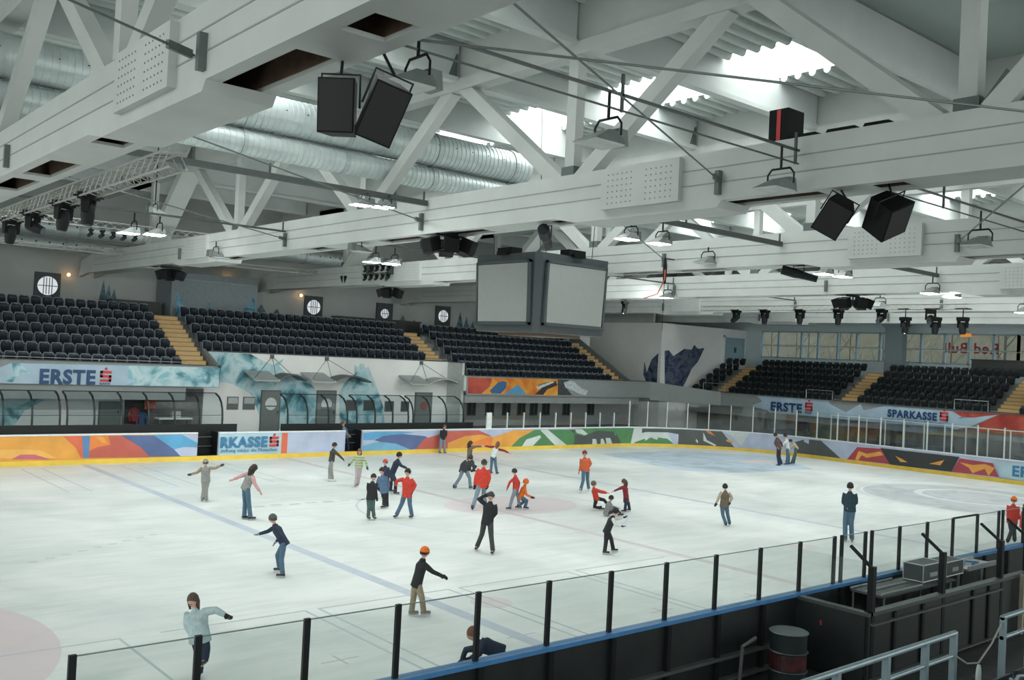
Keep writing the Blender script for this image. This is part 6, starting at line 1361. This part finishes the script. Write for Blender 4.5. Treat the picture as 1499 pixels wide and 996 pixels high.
    for An in (RA, LA):
        A0 = An - o_; up_ = Vector((0, 0, 1)); g_ = G()
        b = Vector((A0.x, A0.y, A0.z - .045 * k))
        def q(x, y, z): return b + fd * x * k + rt * y * k + up_ * z * k
        g_.hexa([q(-.07, -.035, 0), q(.17, -.042, 0), q(.17, .042, 0), q(-.07, .035, 0), q(-.06, -.032, .06), q(.16, -.03, .045), q(.16, .03, .045), q(-.06, .032, .06)])
        g_.tube([q(.0, 0, .03), q(-.005, 0, .13)], [.05 * k, .048 * k], 8)
        build_ = bpy.data.meshes.new('skate_boot'); build_.from_pydata(g_.v, [], g_.f); ob = link_mesh('skate_boot', build_, sk_m, t, False)
        g_ = G(); zb = max(-.045, -(b.z) / k + .002); g_.hexa([q(-.08, -.004, zb), q(.18, -.004, zb), q(.18, .004, zb), q(-.08, .004, zb), q(-.05, -.01, 0), q(.15, -.01, 0), q(.15, .01, 0), q(-.05, .01, 0)])
        build_ = bpy.data.meshes.new('blade'); build_.from_pydata(g_.v, [], g_.f); o2 = link_mesh('blade', build_, steel, ob, False)
    if glove:
        for El, Ha in ((RE, RH), (LE, LH)):
            d = (Ha - El).normalized(); sd = d.cross(fw); sd = sd.normalized() if sd.length > .2 else d.orthogonal().normalized(); nrm = d.cross(sd); A0 = Ha - o_; g_ = G()
            loft(g_, [(A0 - d * .045 * k, sd, .036 * k, nrm, .036 * k), (A0, sd, .045 * k, nrm, .03 * k), (A0 + d * .06 * k, sd, .045 * k, nrm, .024 * k)], 10)
            for f_ in range(4): p1 = A0 + d * .055 * k + sd * (f_ - 1.5) * .022 * k; L = (.06, .072, .068, .05)[f_] * k; g_.tube([p1, p1 + d * L * .5 + nrm * .006 * k, p1 + d * L + nrm * .022 * k], .0125 * k, 6)
            p1 = A0 + sd * .035 * k; g_.tube([p1 - d * .01 * k, p1 + d * .04 * k + sd * .022 * k], .014 * k, 6)
            me = bpy.data.meshes.new('glove'); me.from_pydata(g_.v, [], g_.f); link_mesh('glove', me, cloth(glove, CL[glove]), t)
    return t
person('p1', 'person in grey seen from behind with both arms spread wide, on the left ice', 'grey', 'grey', sleeve='tan', glove='charcoal', hat='grey', skates='grey')
person('p2', 'person with dark ponytail, grey vest over pink sleeves and blue jeans, arms out', 'grey', 'jeans', sleeve='pink', hair='darkbrown', long_hair=True, vest=True)
person('p3', 'person in navy jacket, dark knit cap and jeans reaching out beside the blue line', 'navy', 'jeans', glove='grey', hat='greygreen')
person('p4', 'child in pale blue padded jacket, one arm out, behind a dark glass post', 'paleblue', 'navy', glove='black', hair='brown', long_hair=True, puff=1.3)
person('p5', 'person in black sweater, orange red cap and khaki trousers gliding to the right', 'black', 'khaki', glove='black', hat='orange', hair='black', skates='grey')
person('p6', 'child in dark jacket bending over the blue cap of the near boards behind a post', 'navy', 'navy', hair='auburn', glove='black')
person('p7', 'child in dark top and light grey trousers near the right gate of the far boards', 'charcoal', 'grey', glove='black', hat='black', skates='white')
person('p8', 'child in lime striped sweater and pale pink trousers below the right gate', 'lime', 'palepink', glove='charcoal', hair='auburn', long_hair=True, topm=stripe_lime, skates='grey')
person('p9', 'small child in black jacket and dark green trousers, front left of the group', 'black', 'greygreen', glove='black', hat='black')
person('p10', 'child in blue and white jacket and black trousers in the middle of the group', 'blue', 'black', glove='black', hat='black')
person('p10b', 'child with a red cap half hidden behind the child in the blue and white jacket', 'navy', 'navy', hat='red')
person('p11', 'man in dark blue sweater bending forward to help the child in the red jacket', 'navy', 'navy', hair='black', hat='black')
person('p12', 'child in red jacket and dark cap standing with legs apart, hand held by the man', 'red', 'jeans', glove='black', hat='black', hair='black')
person('p13', 'person with red hair and grey sleeves standing in the right gate of the far boards', 'blue', 'navy', sleeve='grey', hair='auburn', skates='white')
person('p14', 'person in dark jacket and light jeans leaning against the far boards', 'black', 'lightjeans', hair='auburn')
person('p15', 'person with dark hair in a long brown jacket holding hands to the right', 'brown', 'charcoal', hair='darkbrown', long_hair=True)
person('p15b', 'person in dark sweater and jeans bending forward in front of the long brown jacket', 'charcoal', 'lightjeans', glove='black', hair='black', hat='charcoal')
person('p16', 'person with red hair, white top with red sleeves and jeans, arms spread', 'white', 'jeans', sleeve='maroon', hair='auburn', long_hair=True)
person('p17', 'tall person in bright red jacket, grey cap and light jeans seen from behind', 'brightred', 'lightjeans', glove='black', hat='charcoal', puff=1.2)
person('p18', 'child in red jacket and jeans beside the crouching child in orange', 'red', 'lightjeans', glove='maroon', hair='black', hat='charcoal')
person('p19', 'child in orange hooded jacket crouching on the ice', 'orange', 'jeans', glove='black', hood='orange')
person('p20', 'person all in black with dark cap raising one arm to the head', 'black', 'charcoal', glove='black', hat='charcoal')
person('p21', 'child in orange red plaid jacket and jeans standing alone right of the middle', 'plaid', 'jeans', hat='maroon', topm=plaid_m, skates='white')
person('p22', 'child in red sweater and black trousers kneeling on the ice and being pulled up', 'red', 'black', hair='auburn', hat='brown')
person('p23', 'girl with long brown hair in a dark red coat pulling the kneeling child', 'maroon', 'navy', hair='brown', long_hair=True, coat=.10)
person('p24', 'child in grey striped sweater and black cap sitting on the ice', 'grey', 'charcoal', hat='black', topm=stripe_grey)
person('p25', 'child in black dungarees with white sleeves bending forward on the right half of the ice', 'black', 'black', sleeve='white', glove='black', hair='black', hat='black')
person('p26', 'child in olive brown vest, light sleeve and jeans skating away on the right', 'brown', 'jeans', sleeve='beige', glove='black', hair='black', hat='black', vest=True)
person('p27', 'man in dark teal fleece and jeans standing still at the near boards on the right', 'fleece', 'jeans', hair='black', skates='grey')
person('p28', 'person in dark reddish brown jacket, left one of three at the end boards', 'brownred', 'navy', hair='black')
person('p29', 'person in white sweater, middle one of three at the end boards', 'white', 'jeans', hair='black')
person('p30', 'person in beige top bending forward, right one of three at the end boards', 'beige', 'greygreen', hair='black')
person('p31', 'child in red jacket and orange red helmet behind the near glass at the right edge', 'red', 'charcoal', hat='orange', hair='auburn')
person('p32', 'person in red jacket cut off by the right edge of the picture', 'red', 'charcoal', hair='brown')
